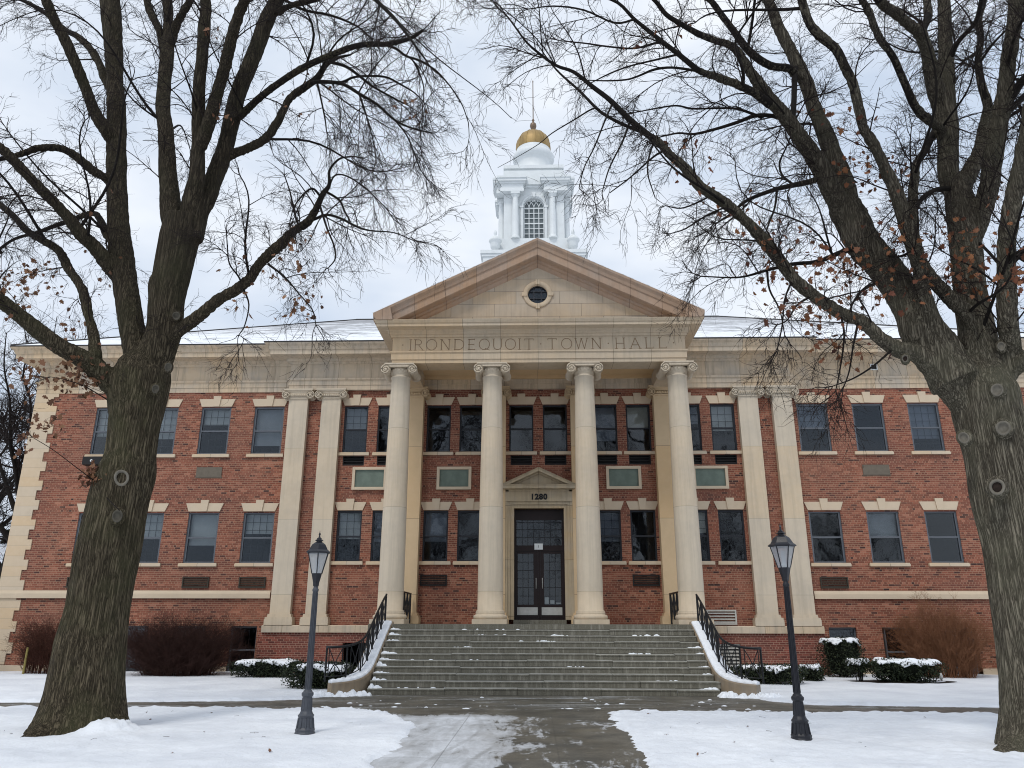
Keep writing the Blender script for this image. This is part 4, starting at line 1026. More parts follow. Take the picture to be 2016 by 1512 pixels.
def bark(name, c1, c2, moss):
    s = NT(name); v = s.map(s.obj, (1, 1, .055))
    n1 = s.noise(30, 4, .6, v, .5); rid = s.math('MULTIPLY', s.math('ABSOLUTE', s.math('SUBTRACT', n1, .5)), 5.0)
    n2 = s.noise(75, 4, .65, v, .5)
    h = s.math('ADD', s.math('MINIMUM', rid, .8), s.math('MULTIPLY', n2, .45))
    c = s.mix(s.ramp(h, (.25, 0), (.85, 1)), c1, c2)
    c = s.mix(s.ramp(s.noise(1.1, 5, .65), (.45, 0), (.68, .6)), c, moss)
    c = s.mix(s.ramp(s.noise(2.6, 4, .65, s.map(s.obj, (1, 1, .5), (9, 2, 4))), (.62, 0), (.75, .3)), c, (.14, .12, .095))
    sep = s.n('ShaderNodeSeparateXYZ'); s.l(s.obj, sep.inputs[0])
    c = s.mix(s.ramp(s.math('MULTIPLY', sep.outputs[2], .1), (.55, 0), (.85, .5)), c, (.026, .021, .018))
    s.bump(h, .9, .03); return s.set(c, .92, spec=.12)
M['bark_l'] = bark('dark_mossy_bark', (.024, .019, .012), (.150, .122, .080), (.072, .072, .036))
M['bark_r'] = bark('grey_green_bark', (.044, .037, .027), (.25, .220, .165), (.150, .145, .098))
M['branch'] = mat_plain('branch_bark', (.017, .014, .012), .9, 0, .4, 6, .15)
M['twig'] = mat_plain('twig_bark', (.024, .018, .016), .9, 0, .3, 3, .15)
def leafmat(name, a, b):
    s = NT(name); g = s.n('ShaderNodeNewGeometry')
    c = s.ramp(g.outputs['Random Per Island'], (0, a), (.6, b), (1, tuple(x*.45 for x in a)))
    return s.set(c, .75)
M['leaf_l'] = leafmat('brown_oak_leaves', (.13, .055, .03), (.22, .11, .055))
M['leaf_r'] = leafmat('rust_oak_leaves', (.115, .036, .022), (.23, .095, .038))
M['cut_l'] = mat_plain('old_healed_cut', (.10, .09, .07), .9, 0, .5, 9)
M['cut'] = mat_plain('healed_cut', (.20, .18, .145), .9, 0, .5, 9)
def unit(v): return v/(np.linalg.norm(v, axis=-1, keepdims=True)+1e-9)
def children(paths, rng, density, tmin, n, lenf, radf, fwd, droop, wig, up=0.0, squash=(1, 1, 1)):
    """paths (T,m,4) -> child tubes (K,n,4); density per metre"""
    T, m, _ = paths.shape
    seg = np.linalg.norm(np.diff(paths[:, :, :3], axis=1), axis=2); Ls = seg.sum(1)
    cnt = rng.poisson(Ls*density); par = np.repeat(np.arange(T), cnt); K = len(par)
    u = tmin+(1-tmin)*rng.rand(K); f = u*(m-1); i = np.minimum(f.astype(int), m-2); w_ = (f-i)[:, None]
    base = paths[par, i]*(1-w_)+paths[par, i+1]*w_; tan = unit(paths[par, i+1, :3]-paths[par, i, :3])
    return spawn(base, tan, Ls[par], u, rng, n, lenf, radf, fwd, droop, wig, up, squash)
def spawn(base, tan, PL, u, rng, n, lenf, radf, fwd, droop, wig, up, squash=(1, 1, 1)):
    K = len(base); rv = rng.normal(size=(K, 3))*np.array(squash); perp = unit(rv-tan*(rv*tan).sum(1, keepdims=True))
    fw = fwd*(.6+.8*rng.rand(K, 1)); d = unit(tan*fw+perp+np.array([0, 0, up])*rng.rand(K, 1))
    Lc = lenf(PL, u, rng, K)*np.clip(.42+base[:, 3]/.035, .42, 1.0) if n == 8 else lenf(PL, u, rng, K)
    r0 = radf(base[:, 3], Lc, rng, K)
    t = np.linspace(0, 1, n)[None, :, None]; side = unit(np.cross(d, rng.normal(size=(K, 3)))); side2 = np.cross(d, side)
    a1, a2 = rng.normal(size=(K, 1, 1))*wig, rng.normal(size=(K, 1, 1))*wig; p1, p2 = rng.rand(K, 1, 1)*6.3, rng.rand(K, 1, 1)*6.3
    L_ = Lc[:, None, None]
    P = base[:, None, :3]+d[:, None]*L_*t+L_*t*(side[:, None]*a1*np.sin(3.4*t+p1)+side2[:, None]*a2*np.sin(5.1*t+p2)-0*t)
    P = P+np.array([0, 0, -1.0])*(droop*(.4+1.2*rng.rand(K, 1, 1)))*L_*t**2
    R = r0[:, None]*(1-.62*np.linspace(0, 1, n)[None])
    return np.concatenate([P, R[:, :, None]], 2)
def resamp(A, n):
    s_ = np.r_[0, np.cumsum(np.linalg.norm(np.diff(A[:, :3], axis=0), axis=1))]; q = np.linspace(0, s_[-1], n)
    return np.stack([np.interp(q, s_, A[:, k]) for k in range(4)], 1), s_[-1]
def split_limbs(limbs, rmax, step=.9, n=5):
    """short equal pieces of every limb where it is thinner than rmax"""
    out = []
    for A in limbs:
        B, LL = resamp(A, max(3, int(np.linalg.norm(np.diff(A[:, :3], axis=0), axis=1).sum()/.2)))
        k = np.where(B[:, 3] < rmax)[0]
        if len(k) < 3: continue
        B = B[k[0]:]; npz = max(1, int(len(B)*.2/step))
        for j in range(npz):
            a, b = int(j*(len(B)-1)/npz), int((j+1)*(len(B)-1)/npz)
            if b > a: out.append(resamp(B[a:b+1], n)[0])
    return np.array(out)
def leaves_mesh(P, rng, size, m, parent, name='leaves'):
    K = len(P)
    if not K: return
    oc_ = np.array([(0, 0), (.10, .16), (.30, .12), (.34, .34), (.22, .42), (.44, .62), (.22, .66), (.16, .84), (0, 1.0), (-.16, .84), (-.22, .66), (-.44, .62), (-.22, .42), (-.34, .34), (-.30, .12), (-.10, .16)])
    sz = size*(.6+.7*rng.rand(K, 1, 1)); d = unit(rng.normal(size=(K, 3))+np.array([0, 0, -.9])); a = unit(np.cross(d, rng.normal(size=(K, 3)))); b = np.cross(d, a)
    x, y = oc_[None, :, :1], oc_[None, :, 1:]
    V = P[:, None]+sz*(a[:, None]*x+d[:, None]*y+b[:, None]*(.5*x*x+.25*y*y*rng.normal(size=(K, 1, 1))))
    k = len(oc_); Q = np.arange(K*k).reshape(K, k)
    return fast_mesh(name, V.reshape(-1, 3), Q, m, parent, False)
def remeshed(name, tubes, voxel, m, parent, amp, fs):
    mb = MB()
    for A in tubes: mb.tube(A[:, :3], A[:, 3], 14)
    o = mb.build('tmp', m); md = o.modifiers.new('r', 'REMESH'); md.mode = 'VOXEL'; md.voxel_size = voxel
    sm = o.modifiers.new('s', 'SMOOTH'); sm.iterations = 4; sm.factor = .5
    dg = bpy.context.evaluated_depsgraph_get(); dg.update(); me = bpy.data.meshes.new_from_object(o.evaluated_get(dg)); bpy.data.objects.remove(o)
    nV = len(me.vertices); co = np.empty(nV*3, np.float32); me.vertices.foreach_get('co', co); co = co.reshape(-1, 3); no = np.empty(nV*3, np.float32); me.vertices.foreach_get('normal', no); no = no.reshape(-1, 3)
    h = np.array([2.2*min(.45, abs(mnoise.noise((x*fs, y*fs, z*fs*.05))))+.5*mnoise.noise((x*fs*2.3, y*fs*2.3, z*fs*.16)) for x, y, z in co.tolist()])-.5
    big = np.array([mnoise.noise((x*2.2, y*2.2, z*1.1+7)) for x, y, z in co.tolist()])
    co = co+no*(amp*h+.02*big)[:, None]
    co -= world_origin(parent).astype(np.float32); me.vertices.foreach_set('co', co.ravel())
    me.polygons.foreach_set('use_smooth', np.ones(len(me.polygons), bool)); me.materials.clear(); me.materials.append(m); me.update(); me.name = name
    o = bpy.data.objects.new(name, me); col.objects.link(o); o.parent = parent; ORIG[o.name] = world_origin(parent); return o
def knot(parent, bk, cm, px, py, Y, rpx, tilt, hollow):
    P, t = pix(px, py, Y); r = rpx/F*t; n = unit(CAM-P+np.array([tilt, 0, .0])*4); n = unit(n*np.array([1, 1, .35]))
    u = unit(np.cross(n, [0, 0, 1.0])); v = np.cross(u, n)
    def shell(prof, nm, m, par, k=26):
        mb = MB(); V = []
        for q, h in prof:
            for j in range(k):
                a = 2*math.pi*j/k; e = 1+.05*math.sin(2*a+px)+.02*math.sin(3*a); V.append(P+(u*math.cos(a)*.86+v*math.sin(a)*1.05)*q*r*e+n*h*r)
        mb.add(V, [(j*k+i, (j+1)*k+i, (j+1)*k+(i+1) % k, j*k+(i+1) % k) for j in range(len(prof)-1) for i in range(k)], True); return mb.build(nm, m, par)
    o = shell([(1.6, -.55), (1.42, -.12), (1.22, .10), (1.07, .19), (.98, .21), (.9, .18)], 'knot', bk, parent)
    shell([(1.03, .22), (.95, .29), (.80, .27), (.68, .16), (.6, .0 if not hollow else -.3), (.02, .02 if not hollow else -.5)], 'cut_ring', cm, o)
    if hollow: shell([(.62, -.02), (.3, .01), (.0, .02)], 'hollow', M['mulch'], o)
def attach(limbs):
    """set each limb's root to the depth of the limb it springs from, fading out along it"""
    out = [limbs[0]]
    for A in limbs[1:]:
        prev = np.concatenate([B[:, :3] for B in out]); px, py = proj(prev); ax, ay = proj(A[:1, :3]); d = np.hypot(px-ax, py-ay); k = np.argmin(d)
        if d[k] < 45:
            dY = prev[k, 1]-A[0, 1]; w_ = np.clip(1-np.linspace(0, 1, len(A))/.7, 0, 1); f = (A[:, 1]+dY*w_)/A[:, 1]
            A = np.concatenate([CAM+(A[:, :3]-CAM)*f[:, None], A[:, 3:]*f[:, None]], 1)
        out.append(A)
    return out
def grow_tree(T, limbs, rng, trunk_m, leaf_m, clusters, thin=(), nroot=0, rcut=.075, dens=(3.4, 6.8, 10.0), droop=.25, lsize=.10, rmax=.19):
    limbs = attach(limbs); thick = [A for A in limbs if A[0, 3] > .055]
    cutv = []
    for A in thick:
        k = np.where(A[:, 3] > .05)[0]; cutv.append(A[:max(4, k[-1]+2)])
    remeshed('trunk', cutv, .023, trunk_m, T, .015, 15)
    mb = MB()
    for A in limbs:
        k = np.where(A[:, 3] < rcut)[0]
        if len(k) > 2: B = A[max(0, k[0]-2):]; mb.tube(B[:, :3], B[:, 3]*.985, 8)
    mb.build('branches', M['branch'], T); mb2 = MB()
    limbs = limbs[:len(limbs)-nroot] if nroot else limbs
    S0 = split_limbs(limbs, .16); S0 = S0[S0[:, 0, 3] > .035]
    l0 = children(S0, rng, .50, 0, 12, lambda PL, u, r, K: 1.1+2.0*r.rand(K), lambda pr, L_, r, K: np.minimum(pr*.45, .010+.007*L_), .7, .10, .10, .5, squash=(.75, 1.5, 1))
    l0 = l0[(proj(l0[:, -1, :3])[1] < 600) & (proj(l0[:, 6, :3])[1] < 600)]
    for A in l0: mb2.tube(A[:, :3], A[:, 3], 6)
    mb2.build('side_branches', M['branch'], T)
    S = np.concatenate([split_limbs(limbs, rmax), split_limbs(list(l0), .2)])
    l1 = children(S, rng, dens[0], 0, 8, lambda PL, u, r, K: .3+1.3*r.rand(K)**1.5, lambda pr, L_, r, K: np.minimum(np.minimum(.45*pr+.002, .014), .004+.0075*L_), .95, droop, .13, .25)
    py1 = proj(l1[:, -1, :3])[1]; l1 = l1[(py1 < 640) | (rng.rand(len(l1)) < .14)]
    tips = np.array([np.r_[A[-1]] for A in limbs]+[A[-1] for A in l0]); tt = unit(np.array([A[-1, :3]-A[-3, :3] for A in limbs]+[A[-1, :3]-A[-3, :3] for A in l0]))
    rep = 3; l1b = spawn(np.repeat(tips, rep, 0), np.repeat(tt, rep, 0), None, None, rng, 8, lambda PL, u, r, K: .5+.7*r.rand(K), lambda pr, L_, r, K: np.minimum(pr*.7+.002, .010), 2.2, droop, .2, 0)
    l1 = np.concatenate([l1, l1b]); qx, qy = proj(l1[:, -1, :3]); ok = np.ones(len(l1), bool)
    for x0, y0, x1, y1, keep in thin: ok &= ~((qx > x0) & (qx < x1) & (qy > y0) & (qy < y1) & (rng.rand(len(l1)) > keep))
    l1 = l1[ok]
    l2 = children(l1, rng, dens[1], .12, 6, lambda PL, u, r, K: np.minimum(PL*.8, .22+.6*r.rand(K))*(1.1-.5*u), lambda pr, L_, r, K: np.minimum(pr*.62, .0064), 1.3, droop*.9, .16, .1)
    l3 = children(l2, rng, dens[2], .1, 4, lambda PL, u, r, K: .08+.24*r.rand(K), lambda pr, L_, r, K: np.full(K, .0036), 1.4, droop*.5, .16, .05)
    Vs, Qs, o = [], [], 0
    for A, n in ((l1, 5), (l2, 4), (l3, 3)):
        V, Qd = tube_arrays(A[:, :, :3], A[:, :, 3], n); Vs.append(V); Qs.append(Qd+o); o += len(V)
    fast_mesh('twigs', np.concatenate(Vs), np.concatenate(Qs), M['twig'], T)
    ends = np.concatenate([l3[:, -1, :3], l2[:, -1, :3]]); px, py = proj(ends); got = []
    for cx, cy, r, n in clusters:
        k = np.where((px-cx)**2+(py-cy)**2 < r*r)[0]
        n = max(3, int(n*.9))
        if len(k): got.append(ends[rng.choice(k, n)]+rng.normal(size=(n, 3))*.085)
    if got: leaves_mesh(np.concatenate(got), rng, lsize, leaf_m, T)
    return len(l1), len(l2), len(l3)

YL = 12.95
LL_ = [  # the left tree: points in the picture plane at their own depths, widths, near/far ends
 limb([(148,1480),(156,1440),(162,1400),(168,1350),(179,1270),(194,1195),(210,1100),(230,1000),(250,930),(258,890),(268,820),(272,770),(285,725),(298,690)], [225,190,160,143,131,117,120,113,108,93,99,112,100,50], YL, YL),
 limb([(262,790),(225,760),(193,728),(161,706),(120,684),(80,655),(40,622),(0,592),(-50,560),(-110,520)], [60,46,40,36,34,32,29,27,24,20], YL, YL-1.9, 2.5),
 limb([(188,705),(185,665),(174,621),(161,568),(134,528),(115,493),(80,471),(54,455),(27,426),(0,403),(-40,370)], [24,20,19,18,16,14,13,12,11], YL-.5, YL+.6, 2.5),
 limb([(284,760),(268,690),(256,621),(248,568),(240,514),(235,461),(232,407),(230,354),(229,300),(230,250),(229,200),(226,160),(224,107),(220,54),(216,0)], [50,47,46,46,46,42,39,37,37,36,33,31,33,35,37], YL, YL+.8, 5),
 limb([(226,285),(213,262),(187,222),(169,174),(150,129),(129,80),(107,40),(90,0)], [24,26,25,22,22,20,20,19], YL+.5, YL-.8, 3.5),
 limb([(224,185),(209,161),(193,120),(171,88),(150,70),(129,59),(91,27),(54,5),(20,-10)], [15,14,14,13,11,10,8,7], YL+.6, YL+2, 2),
 limb([(228,372),(209,351),(182,335),(150,308),(118,292),(75,292),(37,305),(0,313),(-50,318)], [19,17,16,14,12,10,8], YL+.4, YL-1, 2),
 limb([(236,545),(214,522),(187,487),(161,463),(134,429),(107,399),(80,372),(54,345),(27,316),(0,290),(-50,255)], [32,28,24,21,20,19,18], YL, YL-1.5, 2.5),
 limb([(230,480),(212,466),(198,434),(182,420),(139,434),(107,445),(72,458),(30,470),(0,490)], [18,16,11,10,8,6,5], YL+.2, YL+1.4, 1.2),
 limb([(286,740),(310,690),(323,648),(327,595),(331,568),(339,541),(346,503),(355,461),(362,430)], [80,70,68,67,71,70,72,74,72], YL, YL),
 limb([(350,480),(337,420),(331,348),(327,268),(321,214),(324,161),(329,107),(330,75)], [46,40,35,29,27,25,25,21], YL, YL+.8),
 limb([(326,140),(316,67),(300,32),(289,0)], [18,15,14,13], YL+.8, YL+1.6, 3), limb([(330,95),(332,40),(329,0)], [19,18,17], YL+.8, YL+.9, 4), limb([(333,95),(345,54),(359,27),(375,0)], [17,16,15,15], YL+.8, YL+.2, 3),
 limb([(368,455),(379,394),(387,348),(391,268),(392,187),(398,107),(402,54),(405,0)], [42,36,30,28,26,24,22,20], YL, YL-.7, 4),
 limb([(395,290),(412,241),(426,187),(442,134),(455,80),(471,27),(482,0)], [26,25,23,22,21,20,19], YL-.3, YL-1.6, 3.5),
 limb([(376,470),(392,420),(410,390),(422,348),(441,300),(455,241),(467,187),(490,134),(510,80),(530,27),(545,0),(560,-30)], [44,38,34,34,31,32,31,30,29,28,27,26], YL, YL+.9, 4),
 limb([(548,25),(570,12),(620,0),(660,-14)], [12,10,9,8], YL+.9, YL-.3, 2),
 limb([(462,235),(480,222),(507,196),(539,171),(574,147),(611,126),(649,110),(689,94),(724,87),(761,87),(794,80),(815,72),(832,60)], [16,14,13,13,12,11,10,8,6], YL+.4, YL-2.2),
 limb([(755,87),(780,96),(799,110),(828,120),(858,139),(879,161),(895,182),(911,209),(922,241)], [6,5,4.5,3,2.5,2], YL-1.9, YL-2.4), limb([(800,110),(812,118),(826,145),(834,171),(834,195)], [4,3,2.5,2], YL-2, YL-1.4),
 limb([(436,320),(448,308),(494,289),(528,268),(552,230),(571,193),(601,171),(625,153),(641,129),(662,115),(690,108)], [20,18,17,16,15,15,14,13,10,7,4], YL, YL+.9),
 limb([(612,165),(627,161),(673,165),(708,185),(743,206),(777,236),(810,252),(850,262)], [9,8,7,6,5,4,3], YL+.6, YL-.6), limb([(660,162),(676,161),(702,151),(756,151),(788,166),(815,182),(836,203)], [6,5,4.5,4,3,2], YL+.5, YL+1.3), limb([(650,122),(681,131),(708,150),(735,171),(775,193),(796,204)], [7,6,5,4,3], YL+.8, YL+.2),
 limb([(777,236),(800,265),(815,300),(826,330),(840,352)], [3.5,3,2.5,2], YL-.2, YL-.9), limb([(625,165),(632,195),(640,235),(643,260)], [4,3.5,3,2], YL+.6, YL), limb([(708,185),(722,230),(733,270),(738,295)], [3.5,3,2.5,2], YL+.3, YL-.3),
 limb([(560,0),(600,20),(650,30),(700,50),(730,75)], [6,5.5,5,4,3], YL+1.5, YL+.3), limb([(700,-40),(740,0),(780,40),(810,80),(840,120)], [9,8,7,5,3], YL-1.5, YL-2.5),
 limb([(318,690),(335,668),(353,650),(388,625),(428,592),(469,568),(495,546),(507,526),(526,504),(560,474),(579,455),(606,437),(622,412),(635,383),(648,364),(649,335),(668,313),(692,308)], [34,28,25,23,22,21,20,20,20,19,18,16,13,11,8,5,4,3], YL, YL-1.2),
 limb([(618,432),(644,423),(673,431),(702,446),(729,454),(775,458),(815,474)], [6,5.5,5,4.5,3.5,2.5,2], YL-.8, YL-1.8), limb([(640,376),(668,394),(678,415),(686,429)], [5,4.5,4,3], YL-1, YL-.2), limb([(630,405),(644,450),(657,482),(660,509),(646,528)], [4.5,4,3.5,3,2], YL-.9, YL-1.8), limb([(595,448),(586,439),(577,407),(571,378),(560,345)], [5,4.5,4,3,2], YL-.8, YL), limb([(632,388),(614,371),(590,391),(577,413),(570,440)], [5,4.5,3.5,2.5,2], YL-1, YL-1.7), limb([(645,375),(660,345),(690,350),(730,380),(760,410)], [4,3.5,3,2.5,2], YL-1.1, YL-.3),
 limb([(478,566),(470,545),(452,520),(448,490),(446,460)], [4,3.5,3,2.5,2], YL-.4, YL-1), limb([(480,570),(490,600),(482,640),(470,660)], [4,3,2.5,2], YL-.5, YL-1.2), limb([(528,520),(560,545),(590,580),(615,610),(622,640)], [5,4,3,2.5,2], YL-.7, YL-1.6),
 limb([(215,960),(187,947),(150,920),(105,886),(64,861)], [2.6,2.2,1.8,1.5,1.2], YL-.3, YL-1.2), limb([(232,800),(200,780),(165,760),(130,748),(100,742)], [3,2.5,2,1.5,1.2], YL-.4, YL-1.4), limb([(195,960),(215,985),(235,1005)], [2.5,2,1.6], YL-.5, YL-.8),
 limb([(150,1430),(105,1446),(70,1462),(30,1478)], [120,84,56,34], YL-.1, YL-1.0), limb([(190,1420),(232,1436),(252,1446)], [70,44,24], YL, YL-.3), limb([(150,1450),(150,1470),(160,1490)], [90,70,40], YL, YL-.9)]
T1 = thing('oak_tree', 'large bare tree with dark mossy trunk standing left of the walkway', 'tree', (*TREE_L, 0), 'the two big bare trees framing the town hall')
CL_L = [(60,640,120,130), (110,720,70,50), (30,570,60,40), (130,700,60,40), (160,760,60,70), (110,885,80,60), (215,935,40,45), (225,975,45,55), (610,600,35,22), (560,570,60,14), (540,490,60,14), (490,600,50,10), (480,540,60,10), (230,480,120,12), (430,90,30,14), (800,210,25,16), (600,190,50,14), (440,230,20,12), (130,1100,40,8), (640,500,60,10), (270,520,80,10)]
print(grow_tree(T1, LL_, np.random.RandomState(5), M['bark_l'], M['leaf_l'], CL_L, nroot=4, thin=((905, 60, 2100, 760, .04), (935, -50, 2100, 60, .3))))
for a in ((239, 941, YL-.42, 15, 0, True), (331, 723, YL-.42, 8, .5, False), (231, 1016, YL-.50, 11, -.1, False), (306, 766, YL-.40, 8, .1, False), (347, 622, YL-.33, 8, .6, False)): knot(T1, M['bark_l'], M['cut_l'] if a[3] < 12 else M['cut'], *a)

YR = 11.5
LR_ = [  # the right tree
 limb([(2078,1520),(2070,1480),(2056,1390),(2044,1290),(2025,1180),(2008,1080),(1988,1000),(1970,900),(1945,820),(1936,770),(1930,725)], [240,200,155,142,134,131,131,128,124,122,80], YR, YR),
 limb([(1915,800),(1862,745),(1808,698),(1772,690),(1737,669),(1698,634),(1655,616),(1605,584),(1563,549),(1534,510),(1499,467),(1460,428),(1421,396),(1378,367),(1346,328),(1318,304),(1296,279),(1275,265),(1237,233),(1202,198),(1167,171),(1130,142),(1095,129),(1060,104),(1034,80),(1001,35),(980,16)], [78,62,36,33,29,27,26,26,25,25,23,22,21,20,18,16,15,13,12,10,9,7,6,5,4,3,2], YR, YR-1.4),
 limb([(1282,270),(1269,262),(1229,246),(1194,228),(1173,212),(1141,179),(1103,145),(1082,121),(1060,90)], [9,8,7,6,6,5,4,3,2], YR-.9, YR+.1), limb([(1180,216),(1167,214),(1130,236),(1087,262),(1060,284),(1015,311),(980,330)], [4,3.4,2.8,2.2,1.6,1.2,.9], YR-.6, YR-1.4), limb([(1205,205),(1190,240),(1170,290),(1150,330),(1140,370)], [4,3.5,3,2.5,2], YR-1.1, YR-1.9), limb([(1240,240),(1225,280),(1200,330),(1185,380)], [4.5,4,3,2], YR-1, YR-1.6),
 limb([(1290,275),(1280,300),(1275,340),(1290,390)], [5,4,3,2], YR-1, YR-1.8), limb([(1310,295),(1285,310),(1240,350),(1200,380)], [5,4,3,2], YR-1, YR-.2), limb([(1060,104),(1040,120),(1010,140),(985,160)], [2.6,2,1.4,.9], YR-1.3, YR-1.9),
 limb([(1885,755),(1845,695),(1810,655),(1799,620),(1780,585),(1758,549),(1728,512),(1698,478),(1680,440),(1662,407)], [100,78,70,67,66,64,64,66,65,62], YR, YR+.5),
 limb([(1668,440),(1650,400),(1637,375),(1610,321),(1588,289),(1564,254),(1538,220),(1516,193),(1492,161),(1476,139),(1455,105),(1435,88),(1409,80),(1376,67),(1342,48),(1312,29),(1291,3)], [44,40,38,34,32,30,28,25,22,19,17,14,13,12,10,9,8], YR+.5, YR-.6, 2),
 limb([(1530,214),(1516,206),(1489,185),(1457,169),(1422,155),(1382,142),(1363,129),(1336,107),(1301,80),(1275,59),(1248,37),(1216,5)], [20,18,16,15,14,12,11,10,9,8,7,6], YR+.1, YR-1.3, 2),
 limb([(1545,235),(1520,228),(1486,228),(1451,241),(1409,254),(1366,264),(1336,262),(1301,269)], [11,9,8,7,6,5,4,3], YR+.2, YR+1.4), limb([(1500,232),(1484,225),(1449,214),(1409,213),(1363,214),(1331,208),(1288,214),(1248,222)], [6,5.5,5,4,4,3.5,3,2], YR+.4, YR-.3), limb([(1378,142),(1368,139),(1323,133),(1288,137),(1256,150),(1232,157),(1194,159),(1160,158)], [6,5.5,5,5,4,3.5,3,2], YR-.3, YR+.8), limb([(1335,107),(1290,118),(1240,130),(1200,145),(1160,165)], [5,4,3.5,3,2], YR-.7, YR-1.7), limb([(1300,82),(1250,95),(1200,92),(1150,85),(1100,80)], [5,4,3.5,3,2], YR-.9, YR-.1), limb([(1250,38),(1210,45),(1150,20),(1090,12),(1040,18)], [5,4,3.5,3,2], YR-1.2, YR-2),
 limb([(1672,420),(1663,362),(1642,308),(1621,254),(1602,209),(1588,166),(1572,129),(1551,88),(1530,48),(1511,0)], [44,38,33,30,28,26,24,22,20,18], YR+.5, YR+1.4, 4),
 limb([(1590,165),(1565,145),(1551,134),(1516,129),(1476,102),(1443,59),(1419,27),(1398,0)], [18,16,15,15,15,13,12,11], YR+1, YR+.4, 2.5), limb([(1560,240),(1563,200),(1564,165),(1566,134)], [12,11,11,11], YR+.3, YR+1),
 limb([(1938,690),(1911,627),(1875,591),(1833,549),(1808,513),(1794,470),(1776,414),(1765,380),(1744,335),(1717,281),(1698,249),(1690,209),(1680,166),(1663,131),(1645,96),(1615,72),(1594,46),(1578,0)], [38,32,29,28,29,29,27,25,23,22,20,19,18,18,18,18,17,16], YR-.2, YR-1.2, 3.5),
 limb([(1890,720),(1868,675),(1840,637),(1826,595),(1812,545),(1800,495)], [46,36,30,28,26,24], YR+.4, YR-.5),
 limb([(1797,480),(1797,430),(1797,385),(1800,350),(1805,321),(1822,295),(1838,262),(1850,235)], [20,18,17,16,15,14,13,12], YR-.5, YR+.6, 0),
 limb([(1935,755),(1930,700),(1923,655),(1911,584),(1904,513),(1898,442),(1884,371),(1868,348),(1865,268),(1858,190),(1862,134),(1861,80),(1858,0)], [90,74,68,58,57,59,46,38,39,42,30,25,24], YR, YR+.6, 5),
 limb([(1855,215),(1838,161),(1827,107),(1813,67),(1792,51),(1765,27),(1738,8),(1715,-20)], [32,30,27,24,21,20,18,16], YR+.4, YR-.6, 3), limb([(1812,75),(1818,55),(1827,32),(1824,0)], [16,15,15,14], YR, YR+.6, 3),
 limb([(1862,262),(1851,252),(1824,233),(1803,212),(1789,182),(1773,145),(1757,110),(1730,70),(1712,27),(1698,0)], [20,18,17,16,15,14,14,13,13,12], YR+.4, YR-1, 2.5), limb([(1868,125),(1875,107),(1886,83),(1905,62),(1921,43),(1929,16),(1932,-10)], [10,9,9,9,9,9], YR+.5, YR-.3, 2),
 limb([(1898,500),(1921,453),(1936,407),(1950,353),(1955,308),(1966,241),(1977,187),(1985,121),(1993,67),(2001,0)], [46,38,36,36,36,34,32,31,30,30], YR+.2, YR-.7, 4),
 limb([(1888,400),(1899,356),(1926,308),(1937,268),(1945,214),(1931,161),(1926,115),(1931,75),(1926,40),(1937,0)], [36,34,30,27,18,15,14,13,13,12], YR+.3, YR+1.3, 3),
 limb([(1975,215),(2001,174),(2030,140),(2060,100)], [18,16,15,14], YR-.4, YR-1, 3), limb([(1966,240),(1990,215),(2016,190),(2040,165)], [14,13,12,11], YR-.4, YR+.6, 2),
 limb([(1945,780),(1985,700),(1990,670),(1985,620),(1982,549),(1982,478),(1992,407),(2007,335),(2022,260),(2035,180)], [60,42,38,36,35,32,30,30,28,26], YR-.1, YR-1.5, 4),
 limb([(1950,790),(1985,730),(2016,712),(2060,680),(2120,630),(2180,560)], [60,42,36,33,29,26], YR, YR-.8, 3),
 # side branches
 limb([(1620,345),(1597,357),(1560,365),(1520,375),(1470,395),(1440,420),(1410,440)], [13,12,11,9,7,5,3], YR+.4, YR-.4), limb([(1560,362),(1540,345),(1535,320),(1548,290),(1560,262)], [5,4.5,4,3,2], YR+.2, YR+.9), limb([(1530,372),(1525,410),(1510,450),(1500,480)], [5,4,3,2], YR+.1, YR-.5),
 limb([(1690,490),(1660,495),(1610,515),(1560,520),(1510,532),(1455,546),(1380,544)], [11,10,9,8,6,4,2.5], YR+.4, YR-.6), limb([(1510,532),(1515,570),(1535,610),(1545,660)], [5,4,3,2], YR-.3, YR-.9), limb([(1460,430),(1430,410),(1390,425),(1350,450),(1320,460)], [5,4,3.5,3,2], YR-.5, YR-1.3), limb([(1400,385),(1370,400),(1340,410),(1310,405)], [4,3.5,3,2], YR-.6, YR+.1),
 limb([(1730,555),(1700,570),(1680,595),(1670,625),(1665,660)], [7,6,4,3,2], YR+.3, YR-.5), limb([(1655,618),(1662,660),(1655,720),(1645,770)], [5,4,3,2], YR-.2, YR-.8), limb([(1690,632),(1680,680),(1672,730),(1660,765)], [5,4,3,2], YR-.3, YR-1), limb([(1760,685),(1720,720),(1680,745),(1640,760)], [5,4,3,2], YR-.1, YR-1), limb([(1600,582),(1570,600),(1550,630),(1530,640)], [5,4,3,2], YR-.3, YR-.9), limb([(1795,495),(1770,505),(1735,500),(1700,480)], [6,5,4,3], YR-.4, YR+.5), limb([(1560,550),(1545,590),(1540,640),(1530,690)], [4,3.5,3,2], YR-.3, YR-1), limb([(1895,372),(1850,372),(1820,385),(1805,405)], [12,10,8,6], YR+.3, YR-.4), limb([(1982,520),(2000,500),(2030,490)], [12,10,8], YR-.8, YR-1.5),
 limb([(2060,1470),(1990,1490),(1950,1506)], [110,60,30], YR-.2, YR-.5), limb([(2070,1470),(2110,1500),(2140,1516)], [110,60,34], YR-.2, YR-.6)]
T2 = thing('oak_tree', 'large bare tree with grey-green trunk standing right of the walkway', 'tree', (*TREE_R, 0), 'the two big bare trees framing the town hall')
